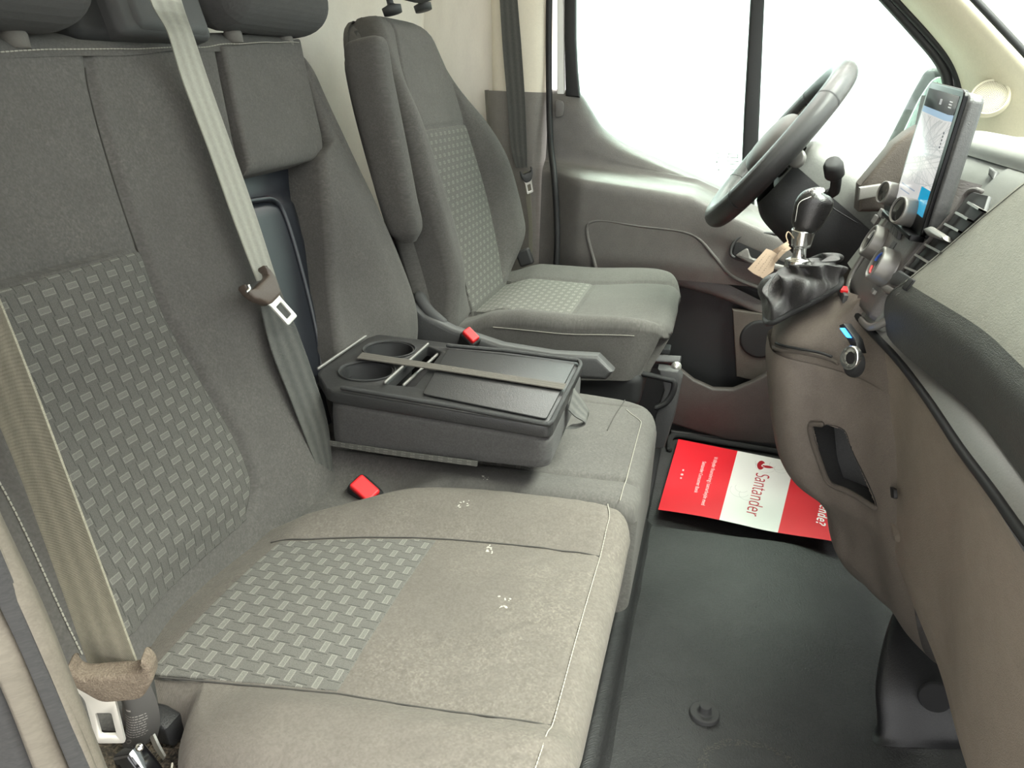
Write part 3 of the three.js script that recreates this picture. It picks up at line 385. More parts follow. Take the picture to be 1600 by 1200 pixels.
  part(bo, 'outlet_base', rbox(0.12, 0.05, 0.155, 0.01, [-0.675, 0.935, 0.19], [0, 0, 0.3]), M.plastic);
  part(bo, 'outlet_side', rbox(0.09, 0.2, 0.07, 0.012, [-0.7, 1.005, 0.275], [0, 0, 0.3]), M.black);
}

// ================================================================ FOLDED MIDDLE BACK USED AS TABLE
{
  const t = thing('folding_table', 'black folded-down middle backrest with two cup holders and an elastic strap', 'table');
  const y = 0.53, A = [-0.484,0.53,-0.031], B = [-0.157,0.53,-0.026], C = [-0.152,0.53,0.212], D = [-0.442,0.53,0.198], E = [-0.487,0.53,0.143];
  const cup1 = [-0.432, 0.03], cup2 = [-0.425, 0.12], R1 = 0.036;
  // moulded tray top with holes for the cups and the slot
  const sh = new THREE.Shape(roundPoly([A, B, C, D, E].map((p) => new THREE.Vector2(p[0], -p[2])), 0.014)); for (const c of [cup1, cup2]) { const p = new THREE.Path(); p.absarc(c[0], -c[1], R1, 0, Math.PI * 2, true); sh.holes.push(p); }
  const slot = [[-0.387,0.53,-0.006], [-0.358,0.53,0.013], [-0.345,0.53,0.15], [-0.382,0.53,0.154]]; sh.holes.push(new THREE.Path(roundPoly(slot.map((p) => new THREE.Vector2(p[0], -p[2])).reverse(), 0.006)));
  const flat = (s, d, y0, bev) => { const g = new THREE.ExtrudeGeometry(s, { depth: d, bevelEnabled: true, bevelThickness: bev, bevelSize: bev, bevelOffset: -bev, bevelSegments: 3, curveSegments: 32 }); g.rotateX(-Math.PI / 2); g.translate(0, y0, 0); return toCreasedNormals(g, 0.6); };
  const tray = part(t, 'tray', flat(sh, 0.012, y - 0.016, 0.002), M.tray);
  // raised border around the flat field
  const rim = [[-0.354,0.533,-0.003], [-0.269,0.533,-0.011], [-0.161,0.533,-0.007], [-0.155,0.533,0.009], [-0.153,0.533,0.21], [-0.157,0.533,0.217], [-0.281,0.533,0.204], [-0.423,0.533,0.195]];
  part(tray, 'tray_rim', tube(rim, 0.0032, { n: 90, straight: true }), M.tray);
  const field = new THREE.Shape(roundPoly([[-0.351,0.53,0.005], [-0.165,0.53,-0.001], [-0.162,0.53,0.197], [-0.325,0.53,0.174]].map((p) => new THREE.Vector2(p[0], -p[2])), 0.006)); part(tray, 'tray_field', flat(field, 0.001, y - 0.0005, 0.0005), M.tray);
  for (const c of [cup1, cup2]) part(tray, 'cup_holder', lathe([[0.0, -0.048], [0.028, -0.048], [0.031, -0.045], [0.0345, -0.006], [0.0365, 0.0], [0.038, 0.0008], [0.0385, -0.001]], [c[0], y, c[1]], [0, 1, 0], undefined, 60), M.tray);
  const sc = slot.reduce((a, p) => [a[0] + p[0] / 4, 0, a[2] + p[2] / 4], [0, 0, 0]);
  part(tray, 'slot_well', flat(new THREE.Shape(slot.map((p) => new THREE.Vector2(p[0], -p[2]))), 0.002, y - 0.03, 0.0005), M.black);
  for (const q of [[[-0.385,0.532,-0.002], [-0.382,0.532,0.158]], [[-0.366,0.522,-0.002], [-0.366,0.522,0.136]]]) part(tray, 'slot_edge', tube(q, 0.0022, { n: 10 }), M.satin, 'pale worn slot edge');
  part(tray, 'hinge_edge', tube([[-0.486,0.531,-0.031], [-0.486,0.531,0.14]], 0.0022, { n: 10 }), M.satin, 'pale worn rear edge');
  // upholstered body under the tray
  const top = [A, B, C, D].map((p) => [p[0], p[2]]), body = [];
  const yb = lin([[-0.5, 0.445], [-0.16, 0.47]]), ring = (k, yy, o) => { const c = [-0.32, 0.085]; return roundPoly([A, B, C, D].map((p) => new THREE.Vector2(lerp(c[0], p[0], k), lerp(c[1], p[2], k))), 0.02).map((q) => [q.x, typeof yy === 'number' ? yy : yy(q.x), q.y]); };
  const secs = [ring(0.965, 0.514), ring(0.995, 0.506), ring(1.0, (x) => lerp(0.514, yb(x), 0.3)), ring(1.0, (x) => yb(x) + 0.012), ring(0.99, (x) => yb(x) + 0.003), ring(0.95, (x) => yb(x))];
  part(t, 'padded_body', grid(secs[0].length, 30, (u, v) => { const i = Math.round(u * secs[0].length) % secs[0].length, k = v * (secs.length - 1), j = Math.min(secs.length - 2, Math.floor(k)), f = k - j; const p = [0, 1, 2].map((c) => lerp(secs[j][i][c], secs[j + 1][i][c], f)); return [p, [p[0] + p[2] * 0.7, p[1] * 1.2]]; }), M.clothDark);
  part(t, 'woven_edge', strap([[[-0.455, 0.456, 0.194], [-0.455, 0.45, 0.1955]], [[-0.35, 0.463, 0.206], [-0.35, 0.457, 0.2075]], [[-0.24, 0.47, 0.2135], [-0.24, 0.464, 0.215]]], 0.003, 20), M.wovenBack);
  part(t, 'elastic_strap', strap([[[-0.455,0.534,0.07], [-0.452,0.534,0.094]], [[-0.324,0.535,0.082], [-0.321,0.535,0.101]], [[-0.16,0.534,0.09], [-0.16,0.534,0.11]]], 0.0012, 30), S({ map: webTex(82, 78, 72), bumpMap: webBump, bumpScale: 0.0004, roughness: 0.85 }), 'brown grey elastic strap');
  part(t, 'pull_loop', strap([[[-0.15,0.53,0.09], [-0.15,0.512,0.12]], [[-0.135,0.512,0.09], [-0.141,0.504,0.12]], [[-0.128,0.498,0.09], [-0.127,0.496,0.12]], [[-0.134,0.484,0.09], [-0.138,0.488,0.12]], [[-0.148,0.482,0.1], [-0.15,0.49,0.13]]], 0.0016, 30), M.webDark);
}

// ================================================================ DRIVER'S SEAT
{
  const s = thing('bucket_seat', 'dark grey cloth driver seat with patterned centre and raised armrest, behind the steering wheel', 'seat');
  const nl = Math.hypot(1, 0.34), dn = [1 / nl, 0.34 / nl], DM = (a, b, d) => [-0.43 - 0.34 * b + dn[0] * d, 0.5 + b + dn[1] * d, a];
  const near = soft([[-0.03, -0.235], [0.06, -0.255], [0.2, -0.265], [0.36, -0.285], [0.44, -0.31], [0.485, -0.34], [0.505, -0.38]]), far = soft([[-0.03, -0.62], [0.05, -0.675], [0.15, -0.705], [0.25, -0.7], [0.36, -0.67], [0.44, -0.63], [0.485, -0.6], [0.505, -0.56]]);
  const inN = soft([[-0.03, -0.335], [0.05, -0.347], [0.16, -0.366], [0.3, -0.364], [0.4, -0.364], [0.48, -0.395]]), inF = soft([[-0.03, -0.56], [0.06, -0.595], [0.16, -0.622], [0.3, -0.618], [0.38, -0.62], [0.48, -0.6]]);
  const disp = (a, b) => { const n = inN(b), f = inF(b); let d = 0; if (a > n) d += 0.028 * Math.sin(Math.PI * 0.5 * clamp((a - n) / 0.06, 0, 1)) * smooth(b, 0.5, 0.3) * smooth(b, -0.03, 0.08); if (a < f) d += 0.062 * Math.sin(Math.PI * 0.5 * clamp((f - a) / 0.07, 0, 1)) * smooth(b, 0.48, 0.2) * smooth(b, -0.04, 0.08); d -= 0.004 * gauss(a - n, 0.004) + 0.004 * gauss(a - f, 0.004); if (a < n && a > f) d -= 0.003 * gauss(b - 0.306, 0.004); return d + 0.0015 * N(a * 8, b * 8); };
  part(s, 'backrest', pad({ L: far, R: near, b0: -0.03, b1: 0.505, nu: 110, nv: 110, edge: { L: 0.05, R: 0.022, 0: 0.02, 1: 0.045 }, thick: 0.06, map: DM, disp, flip: true }), M.cloth);
  part(s, 'woven_back_panel', pad({ L: (b) => inF(b) + 0.004, R: (b) => inN(b) - 0.004, b0: -0.02, b1: 0.304, nu: 40, nv: 50, r: 0.002, thick: 0.01, map: DM, disp: (a, b) => disp(a, b) + 0.002, flip: true }), M.wovenBack, 'woven cloth panel with pale staggered dashes');
  // side and shoulder of the back shell
  part(s, 'back_side', pad({ L: (b) => far(b) + 0.004, R: (b) => near(b) + 0.012, b0: -0.03, b1: 0.5, nu: 30, nv: 60, edge: { L: 0.05, R: 0.05, 0: 0.02, 1: 0.05 }, thick: 0.02, map: (a, b, d) => DM(a, b, d - 0.038), disp: () => 0.02, flip: true }), M.cloth);
  part(s, 'back_shell', pad({ L: (b) => far(b) + 0.045, R: (b) => near(b) + 0.004, b0: -0.05, b1: 0.48, nu: 20, nv: 30, r: 0.05, thick: 0.005, map: (a, b, d) => DM(a, b, -0.075 - d), disp: () => 0.02 }), M.clothDark);
  const st = []; for (let i = 0; i <= 24; i++) { const b = lerp(0.0, 0.46, i / 24); st.push(DM(near(b) - 0.012, b, disp(near(b) - 0.012, b) - 0.006)); }
  part(s, 'stitching', stitches(st, 110, 0.0026, 0.0008), M.thread);
  // armrest folded upright along the near side
  const arm = loft([[[-0.559,0.95,-0.215], 0.03, 0.02], [[-0.557,0.942,-0.205], 0.06, 0.045], [[-0.548,0.883,-0.205], 0.066, 0.052], [[-0.527,0.787,-0.205], 0.064, 0.052], [[-0.509,0.707,-0.205], 0.06, 0.05], [[-0.494,0.653,-0.205], 0.05, 0.046], [[-0.488,0.634,-0.205], 0.02, 0.02]].map(([p, w, d]) => { const o = []; for (let k = 0; k < 16; k++) { const a = k / 16 * Math.PI * 2, c = Math.cos(a), e = Math.sin(a), q = (v) => Math.sign(v) * Math.abs(v) ** 0.6; o.push([p[0] - 0.008 + q(c) * w / 2, p[1] + 0.2 * q(c) * w / 2, p[2] - 0.006 + q(e) * d / 2]); } return o; }), { closed: true, n: 50, nu: 60 });
  part(s, 'armrest', arm, M.cloth);
  // cushion
  const CM = (a, b, d) => [b, 0.498 + d + 0.01 * smooth(b, -0.25, -0.1), a];
  const cn = lin([[-0.44, -0.315], [-0.36, -0.33], [-0.245, -0.335], [-0.07, -0.31]]), cf = lin([[-0.44, -0.57], [-0.28, -0.585], [-0.06, -0.6]]);
  const dispC = (a, b) => { const n = cn(b), f = cf(b); let d = -0.02 * smooth(b, -0.36, -0.44); if (a > n) d += 0.016 * Math.sin(Math.PI * 0.5 * clamp((a - n) / 0.05, 0, 1)) * smooth(b, -0.42, -0.3); if (a < f) d += 0.016 * Math.sin(Math.PI * 0.5 * clamp((f - a) / 0.06, 0, 1)); d -= 0.0035 * gauss(a - n, 0.004) + 0.0035 * gauss(a - f, 0.004); return d - 0.003 * gauss(b + 0.235, 0.003) * (a < n && a > f ? 1 : 0) + 0.002 * N(a * 8, b * 8); };
  const cL = roundEnds(soft([[-0.45, -0.66], [-0.3, -0.69], [-0.12, -0.695], [-0.055, -0.67]]), -0.45, -0.05, 0.02, 0.07, 1), cR = roundEnds(soft([[-0.45, -0.25], [-0.35, -0.262], [-0.2, -0.268], [-0.1, -0.272], [-0.055, -0.285]]), -0.45, -0.05, 0.02, 0.06, -1);
  part(s, 'seat_cushion', pad({ L: cL, R: cR, b0: -0.45, b1: -0.05, nu: 90, nv: 80, edge: { L: 0.03, R: 0.022, 0: 0.01, 1: 0.03 }, thick: 0.1, map: (a, b, d) => { const p = CM(a, b, d); if (d < -0.03) p[0] -= 0.03 * smooth(b, -0.2, -0.05); return p; }, disp: dispC, flip: true }), M.cloth);
  part(s, 'woven_seat_panel', pad({ L: (b) => cf(b) + 0.003, R: (b) => cn(b) - 0.003, b0: -0.42, b1: -0.236, nu: 40, nv: 40, r: 0.0015, thick: 0.008, map: CM, disp: (a, b) => dispC(a, b) + 0.0014, flip: true }), M.wovenSeat, 'woven cloth panel with pale staggered dashes');
  const cs = []; for (let i = 0; i <= 20; i++) { const b = lerp(-0.36, -0.11, i / 20); cs.push([b, 0.484 + 0.01 * smooth(b, -0.25, -0.1), cR(b) + 0.0012]); }
  part(s, 'stitching', stitches(cs, 70, 0.0026, 0.0007), M.thread);
  // plastic side cover with recliner, front tip, base frame
  part(s, 'side_cover', slab([[-0.486,0.529,-0.225], [-0.466,0.512,-0.225], [-0.415,0.493,-0.225], [-0.326,0.474,-0.225], [-0.235,0.47,-0.225], [-0.16,0.475,-0.225], [-0.132,0.451,-0.225], [-0.144,0.434,-0.225], [-0.313,0.419,-0.225], [-0.506,0.443,-0.225]], [0, 0, 1], 0.03, 0.008), M.plastic);
  part(s, 'recline_hinge', tube([[-0.484,0.536,-0.22], [-0.467,0.516,-0.215], [-0.441,0.495,-0.215]], 0.012, { n: 20 }), M.plastic);
  part(s, 'cushion_pan', rbox(0.32, 0.07, 0.4, 0.02, [-0.25, 0.385, -0.48]), M.black);
  part(s, 'seat_riser', rbox(0.3, 0.28, 0.38, 0.01, [-0.27, 0.2, -0.49]), M.black);
  const fr = part(s, 'base_frame', [slab([[-0.066,0.428,-0.33], [-0.03,0.428,-0.33], [-0.022,0.416,-0.33], [-0.027,0.343,-0.33], [-0.039,0.275,-0.33], [-0.074,0.27,-0.33], [-0.051,0.39,-0.33]], [0, 0, 1], 0.03, 0.004), slab([[-0.103,0.423,-0.36], [-0.029,0.429,-0.36], [-0.03,0.412,-0.36], [-0.102,0.405,-0.36]], [0, 0.6, 0.8], 0.03, 0.003)], M.plastic);
  part(s, 'seat_rail', [rbox(0.3, 0.012, 0.03, 0.003, [-0.2, [-0.036,0.446,-0.36][1], -0.36]), rbox(0.3, 0.012, 0.03, 0.003, [-0.2, [-0.035,0.436,-0.36][1] - 0.018, -0.355])], M.black);
  part(s, 'adjuster_bar', tube([[-0.114,0.414,-0.31], [-0.051,0.411,-0.3], [-0.036,0.408,-0.3], [-0.035,0.389,-0.3], [-0.046,0.365,-0.3], [-0.061,0.354,-0.3]], 0.0055, { n: 50 }), M.black);
  part(s, 'frame_bolt', lathe([[0, 0.008], [0.005, 0.008], [0.006, 0.004], [0.009, 0.003], [0.009, 0]], [-0.035,0.429,-0.32], [0, 0.7, 0.7], undefined, 12), M.steel);
  const hr = part(s, 'headrest', rbox(0.1, 0.2, 0.25, 0.045, [-0.62, 1.125, -0.47], [0, 0, 0.3]), M.clothDark);
  for (const p of [[-0.612,1.004,-0.43], [-0.618,1.022,-0.599]]) part(hr, 'headrest_post', lathe([[0, -0.006], [0.017, -0.006], [0.018, 0.006], [0.009, 0.009], [0.006, 0.011], [0.006, 0.05]], p, [-0.3, 1, 0], undefined, 20), M.plastic);
}

// ================================================================ SEAT BELTS
function latchPlate(parent, o, X, Y, w, bodyMat, k = 1, tx = 0, tilt = 0, tl = 1) { // moulded plate with slot, and the steel tongue hanging from it (local x across, y up, z out)
  const m = new THREE.Matrix4().makeBasis(V(X).normalize(), V(Y).normalize(), V(X).normalize().cross(V(Y).normalize())).setPosition(...o);
  const sh = new THREE.Shape(roundPoly([[-w * 0.62, 0.012], [-w * 0.6, -0.004], [-w * 0.3, -0.026], [w * 0.3, -0.026], [w * 0.6, -0.004], [w * 0.62, 0.012], [w * 0.5, 0.02], [w * 0.46, 0.004], [-w * 0.46, 0.004], [-w * 0.5, 0.02]].map(([x, y]) => new THREE.Vector2(x * k, y * k)), 0.006));
  const b = new THREE.ExtrudeGeometry(sh, { depth: 0.009, bevelEnabled: true, bevelThickness: 0.003, bevelSize: 0.003, bevelOffset: -0.003, bevelSegments: 3 }); b.translate(0, 0, -0.003); b.applyMatrix4(m);
  const body = part(parent, 'latch_plate', toCreasedNormals(b, 0.6), bodyMat);
  const ts = new THREE.Shape(roundPoly([[-0.017, -0.012], [-0.0115, -0.028], [-0.0115, -0.064 * tl], [0.0115, -0.064 * tl], [0.0115, -0.028], [0.017, -0.012]].map(([x, y]) => new THREE.Vector2(x * k, y * k)), 0.003)); ts.holes.push(new THREE.Path(roundPoly([[-0.006, -0.034 * tl], [0.006, -0.034 * tl], [0.006, -0.056 * tl], [-0.006, -0.056 * tl]].map(([x, y]) => new THREE.Vector2(x * k, y * k)), 0.0015)));
  const g = new THREE.ExtrudeGeometry(ts, { depth: 0.0016, bevelEnabled: true, bevelThickness: 0.0007, bevelSize: 0.0007, bevelOffset: -0.0007, bevelSegments: 2 }); g.rotateZ(tilt); g.translate(tx, 0, 0.002); g.applyMatrix4(m);
  part(body, 'latch_tongue', toCreasedNormals(g, 0.6), M.zinc, 'bright steel tongue'); return body;
}
{ // nearest belt
  const b = thing('seat_belt', 'dusty olive-grey seat belt hanging in front of the nearest patterned backrest, lower left', 'seat belt', 'seat belts');
  part(b, 'webbing', strap([[[-0.49, 1.35, 0.74], [-0.448, 1.35, 0.735]], [[-0.452, 1.0, 0.70], [-0.41, 1.0, 0.695]], [[-0.412,0.689,0.663], [-0.388,0.76,0.663]], [[-0.4,0.599,0.66], [-0.369,0.647,0.66]], [[-0.39,0.502,0.657], [-0.348,0.517,0.657]]], 0.0016, 60), M.webPale, 'pale dusty olive webbing');
  latchPlate(b, [-0.359,0.513,0.665], [0.93, 0.05, -0.36], [-0.05, 0.97, 0.15], 0.052, S({ map: grain(94, 84, 72, 30, 0.05, 10), bumpMap: rubberBump, bumpScale: 0.0008, roughness: 0.9 }), 0.86, -0.013, -0.14, 1.28);
  part(b, 'label_sleeve', grid(10, 16, (u, v) => { const a = V([-0.389,0.468,0.64]).lerp(V([-0.372,0.463,0.625]), u), c = V([-0.395,0.407,0.64]).lerp(V([-0.375,0.407,0.625]), u), p = a.lerp(c, v); return [[p.x + 0.006 * Math.sin(v * 3), p.y, p.z + 0.008 * Math.sin(u * 3.1)], [u, v]]; }), S({ map: canvasTex(256, 384, (x, w, h) => { x.fillStyle = '#3c3a38'; x.fillRect(0, 0, w, h); x.fillStyle = '#8d8a84'; let k = 3; for (let i = 0; i < 9; i++) for (let p = 20; p < 190;) { k = (k * 53 + 17) % 97; const l = 8 + k % 22; x.fillRect(p, 90 + i * 17, Math.min(l, 200 - p), 4); p += l + 6; } x.fillRect(60, 262, 50, 9); x.strokeStyle = '#8d8a84'; x.lineWidth = 3; x.beginPath(); x.ellipse(70, 58, 26, 13, 0.3, 0, 7); x.stroke(); }), roughness: 0.7, side: THREE.DoubleSide }), 'dark label sleeve with rows of fine print');
  part(b, 'label_fold', tube([[-0.387,0.451,0.63], [-0.382,0.459,0.632], [-0.379,0.456,0.632], [-0.378,0.442,0.63], [-0.379,0.424,0.628]], 0.0011, { n: 30 }), M.zinc);
  part(b, 'lower_strap', strap([[[-0.395,0.45,0.62], [-0.393,0.438,0.6]], [[-0.396,0.417,0.62], [-0.395,0.401,0.6]], [[-0.406,0.383,0.62], [-0.406,0.37,0.6]]], 0.003, 20), M.webDark);
  part(b, 'anchor_cover', slab([[-0.382,0.418,0.645], [-0.367,0.426,0.645], [-0.355,0.415,0.645], [-0.338,0.398,0.645], [-0.328,0.371,0.645], [-0.364,0.358,0.645], [-0.376,0.399,0.645]], [0, 0.25, 0.97], 0.02, 0.006), M.blackGloss, 'glossy black anchor cover');
  part(b, 'anchor_bolt', lathe([[0, 0.003], [0.002, 0.0025], [0.003, 0.001], [0.003, 0]], [-0.349,0.448,0.667], [0, 0.3, 1], undefined, 16), M.chrome);
  part(b, 'anchor_plate', strap([[[-0.376,0.413,0.63], [-0.372,0.416,0.63]], [[-0.371,0.404,0.632], [-0.367,0.408,0.632]], [[-0.365,0.394,0.632], [-0.363,0.398,0.632]]], 0.002, 12), M.steel);
}
{ // belt of the middle place
  const b = thing('seat_belt', 'grey seat belt running down from the belt outlet between the passenger headrests', 'seat belt', 'seat belts');
  part(b, 'webbing', strap([[[-0.576,0.993,0.269], [-0.578,0.999,0.223]], [[-0.564,0.958,0.28], [-0.566,0.963,0.23]], [[-0.581,0.931,0.238], [-0.581,0.932,0.196]], [[-0.587,0.888,0.216], [-0.584,0.882,0.172]], [[-0.562,0.808,0.215], [-0.559,0.797,0.17]], [[-0.529,0.738,0.231], [-0.525,0.726,0.188]], [[-0.503,0.671,0.236], [-0.502,0.668,0.199]]], 0.0014, 80), S({ map: webTex(142, 140, 130), bumpMap: webBump, bumpScale: 0.0005, roughness: 0.55 }), 'worn pale grey webbing with three lengthwise bands');
  latchPlate(b, [-0.494,0.668,0.246], [0.10, 0.36, -0.92], [-0.5, 0.78, 0.28], 0.044, S({ map: grain(84, 74, 66, 10, 0.05), roughness: 0.45 }), 0.84);
  part(b, 'lower_webbing', strap([[[-0.5,0.655,0.241], [-0.5,0.653,0.2]], [[-0.481,0.597,0.254], [-0.487,0.613,0.192]], [[-0.464,0.538,0.251], [-0.464,0.54,0.191]], [[-0.449,0.472,0.242], [-0.451,0.479,0.188]], [[-0.435,0.411,0.235], [-0.437,0.416,0.208]], [[-0.432,0.389,0.234], [-0.431,0.385,0.221]]], 0.0014, 60), M.webDark, 'twisted darker length of webbing');
  part(b, 'guide_stud', tube([[-0.49,0.676,0.273], [-0.489,0.673,0.273], [-0.488,0.671,0.279]], 0.002, { n: 10 }), M.chrome);
}
{ // driver's belt
  const b = thing('seat_belt', 'dark grey seat belt hanging on the pale pillar beside the driver seat', 'seat belt', 'seat belts');
  part(b, 'webbing', strap([[[-0.583,1.551,-0.86], [-0.542,1.549,-0.86]], [[-0.534,1.134,-0.84], [-0.494,1.134,-0.84]], [[-0.528,1.058,-0.84], [-0.487,1.059,-0.84]], [[-0.517,0.953,-0.838], [-0.473,0.954,-0.838]], [[-0.5,0.837,-0.83], [-0.458,0.839,-0.83]], [[-0.489,0.753,-0.825], [-0.45,0.755,-0.825]], [[-0.473,0.7,-0.82], [-0.445,0.702,-0.82]]], 0.0014, 40), M.webDark);
  part(b, 'lower_webbing', strap([[[-0.454,0.692,-0.82], [-0.443,0.693,-0.82]], [[-0.445,0.63,-0.82], [-0.433,0.631,-0.82]], [[-0.436,0.57,-0.82], [-0.427,0.571,-0.82]], [[-0.433,0.5,-0.82], [-0.424,0.501,-0.82]]], 0.0014, 20), M.webPale, 'pale lower length seen edge on');
  latchPlate(b, [-0.444,0.688,-0.812], [0.75, 0.35, -0.3], [-0.2, 0.95, 0.1], 0.036, M.plastic, 0.7);
  part(b, 'anchor_cover', rbox(0.035, 0.04, 0.02, 0.006, [-0.435,0.495,-0.79], [0, 0, 0.4]), M.plastic);
}
function buckle(label, pos, X, Y, k) { // red push button in a black housing
  const b = thing('belt_buckle', label, 'buckle', 'belt buckles'); const m = new THREE.Matrix4().makeBasis(V(X).normalize(), V(Y).normalize(), V(X).normalize().cross(V(Y).normalize())).setPosition(...pos);
  const q = (g) => g.applyMatrix4(m);
  part(b, 'buckle_housing', q(rbox(0.036 * k, 0.07 * k, 0.026 * k, 0.006 * k, [0, -0.036 * k, 0])), M.black);
  part(b, 'release_button', q(rbox(0.029 * k, 0.011 * k, 0.019 * k, 0.003 * k, [0, 0.001 * k, 0.001 * k])), M.red, 'red release button'); return b;
}
buckle('black belt buckle with red button standing between the two passenger cushions', [-0.378,0.419,0.235], [0.78, -0.42, 0.2], [0.3, 0.75, 0.58], 1.15);
buckle('black belt buckle with red button beside the driver seat, behind the folded table', [-0.372,0.495,-0.17], [0.7, -0.5, 0.2], [0.35, 0.8, 0.5], 0.9);

// ================================================================ STEERING WHEEL AND COLUMN
{
  const w = thing('steering_wheel', 'black leather steering wheel with grey spokes and worn rim', 'steering wheel');
  const c = [0.085, 0.803, -0.44], ey = [0.579, 0.815, 0], ez = [-0.815, 0.579, 0], ex = [0, 0, 1]; // up along the wheel, towards the driver, across
  const mat = new THREE.Matrix4().makeBasis(V(ex), V(ey), V(ez)).setPosition(...c), R = 0.149, r = 0.0195;
  const arc = (a0, a1, rr, n, squash = 1) => { const g = new THREE.TorusGeometry(R, rr, 20, n, a1 - a0); g.rotateZ(a0); g.applyMatrix4(mat); return g; };
  const D = Math.PI / 180;
  part(w, 'rim_grip', arc(-38 * D, 40 * D, r, 60), M.leatherWorn); part(w, 'rim_grip', arc(140 * D, 218 * D, r, 60), M.leatherWorn);
  part(w, 'rim_upper', arc(40.4 * D, 139.6 * D, r, 70), M.leatherWorn); part(w, 'rim_lower', arc(218.4 * D, 321.6 * D, r, 70), M.leatherWorn);
  for (const a of [40, 140, 218, 322]) part(w, 'rim_joint', arc((a - 0.5) * D, (a + 0.5) * D, r * 1.012, 2), M.black);
  const xs = []; for (const [a0, a1] of [[-30, 36], [144, 210]]) for (let a = a0; a < a1; a += 2.4) for (const s of [-1, 1]) { const g = new THREE.CapsuleGeometry(0.0006, 0.006, 2, 4); g.rotateX(s * 0.7); g.translate(0, 0, 0); g.rotateZ(a * D); g.translate(Math.cos(a * D) * (R - r), Math.sin(a * D) * (R - r), 0); g.applyMatrix4(mat); xs.push(g); }
  part(w, 'rim_stitching', xs, M.thread);
  const put = (g) => g.applyMatrix4(mat);
  const hub = new THREE.SphereGeometry(1, 40, 20); { const A = hub.attributes.position; for (let i = 0; i < A.count; i++) { let x = A.getX(i), y = A.getY(i), z = A.getZ(i); const p = (v, k) => Math.sign(v) * Math.abs(v) ** k; A.setXYZ(i, p(x, 0.75) * 0.062, p(y, 0.75) * 0.058, p(z, 0.8) * 0.024 + 0.006); } hub.computeVertexNormals(); }
  part(w, 'hub', put(hub), M.stack);
  const spoke = (pts, wd) => put(strapLocal(pts, wd)); function strapLocal(pts, wd) { const secs = pts.map(([x, y, z, a]) => { const o = []; for (let k = 0; k < 10; k++) { const t = k / 10 * Math.PI * 2; const u = Math.cos(t) * wd, v = Math.sin(t) * 0.008; o.push([x - Math.sin(a) * u, y + Math.cos(a) * u, z + v]); } return o; }); return loft(secs, { closed: true, n: 20, nu: 30 }); }
  part(w, 'spoke', spoke([[0.05, 0.0, 0.0, 0], [0.1, 0.0, -0.002, 0], [0.148, 0.0, -0.002, 0]], 0.03), M.stack); part(w, 'spoke', spoke([[-0.05, 0.0, 0.0, 0], [-0.1, 0.0, -0.002, 0], [-0.148, 0.0, -0.002, 0]], 0.03), M.stack);
  part(w, 'lower_spoke', spoke([[0, -0.05, 0.0, Math.PI / 2], [0, -0.1, -0.002, Math.PI / 2], [0, -0.146, -0.002, Math.PI / 2]], 0.034), M.satin, 'satin lower spoke');
  part(w, 'control_pad', [put(rbox(0.045, 0.03, 0.006, 0.002, [0.088, 0.004, 0.006])), put(rbox(0.045, 0.03, 0.006, 0.002, [-0.088, 0.004, 0.006]))], M.blackGloss);
  // column cowl
  const k = thing('shroud', 'grey steering column cowl with a wiper stalk, behind the steering wheel', 'steering column');
  const ax = V([0.815, -0.579, 0]), up = V([0.579, 0.815, 0]);
  const ring = (d, wz, hu, hd, e = 0.6) => { const o = []; for (let i = 0; i < 24; i++) { const a = i / 24 * Math.PI * 2, q = (v) => Math.sign(v) * Math.abs(v) ** e, s = Math.sin(a), y = q(s) * (s > 0 ? hu : hd), z = q(Math.cos(a)) * wz, p = V([0.085, 0.803, -0.44]).addScaledVector(ax, d).addScaledVector(up, y); o.push([p.x, p.y, p.z + z]); } return o; };
  part(k, 'upper_cowl', loft([ring(0.036, 0.04, 0.03, 0.035), ring(0.042, 0.058, 0.045, 0.05), ring(0.1, 0.068, 0.058, 0.065), ring(0.16, 0.076, 0.06, 0.075), ring(0.24, 0.08, 0.058, 0.1)], { closed: true, nu: 60, n: 40 }), M.dashGrey);
  part(k, 'lower_cowl', loft([ring(0.036, 0.055, -0.012, 0.085), ring(0.06, 0.07, -0.01, 0.1), ring(0.12, 0.08, -0.01, 0.108), ring(0.24, 0.09, -0.01, 0.125)].map((s) => s.map((p) => [p[0], p[1] - 0.002, p[2]])), { closed: true, nu: 60, n: 24 }), M.black);
  part(k, 'wiper_stalk', [tube([[0.169,0.745,-0.33], [0.173,0.748,-0.325], [0.171,0.765,-0.3], [0.166,0.786,-0.285], [0.164,0.792,-0.28]], 0.0085, { n: 30 }), lathe([[0, 0.012], [0.011, 0.012], [0.0145, 0.004], [0.0145, -0.014], [0.01, -0.02], [0, -0.02]], [0.161,0.789,-0.278], [-0.3, 0.75, 0.6])], M.black);
  part(k, 'cowl_seam', tube([[0.144,0.722,-0.352], [0.177,0.722,-0.354], [0.183,0.718,-0.354], [0.228,0.695,-0.356]], 0.001, { n: 20 }), M.seal);
  part(k, 'ignition_switch', lathe([[0, 0.008], [0.012, 0.008], [0.015, 0.004], [0.015, 0]], [0.115,0.792,-0.366], [-0.5, 0.1, 0.85]), M.satin);
  // instrument hood
  const h = thing('instrument_hood', 'brown grey side cheek of the instrument hood between steering column and touchscreen', 'dashboard hood');
  part(h, 'hood_side', slab([[0.273,0.894,-0.3], [0.273,0.853,-0.3], [0.257,0.842,-0.3], [0.241,0.825,-0.3], [0.221,0.79,-0.3], [0.206,0.763,-0.3], [0.21,0.724,-0.3], [0.291,0.73,-0.3], [0.341,0.853,-0.3]], [0, 0, 1], 0.06, 0.008, { back: 0.05 }), M.hoodBrown);
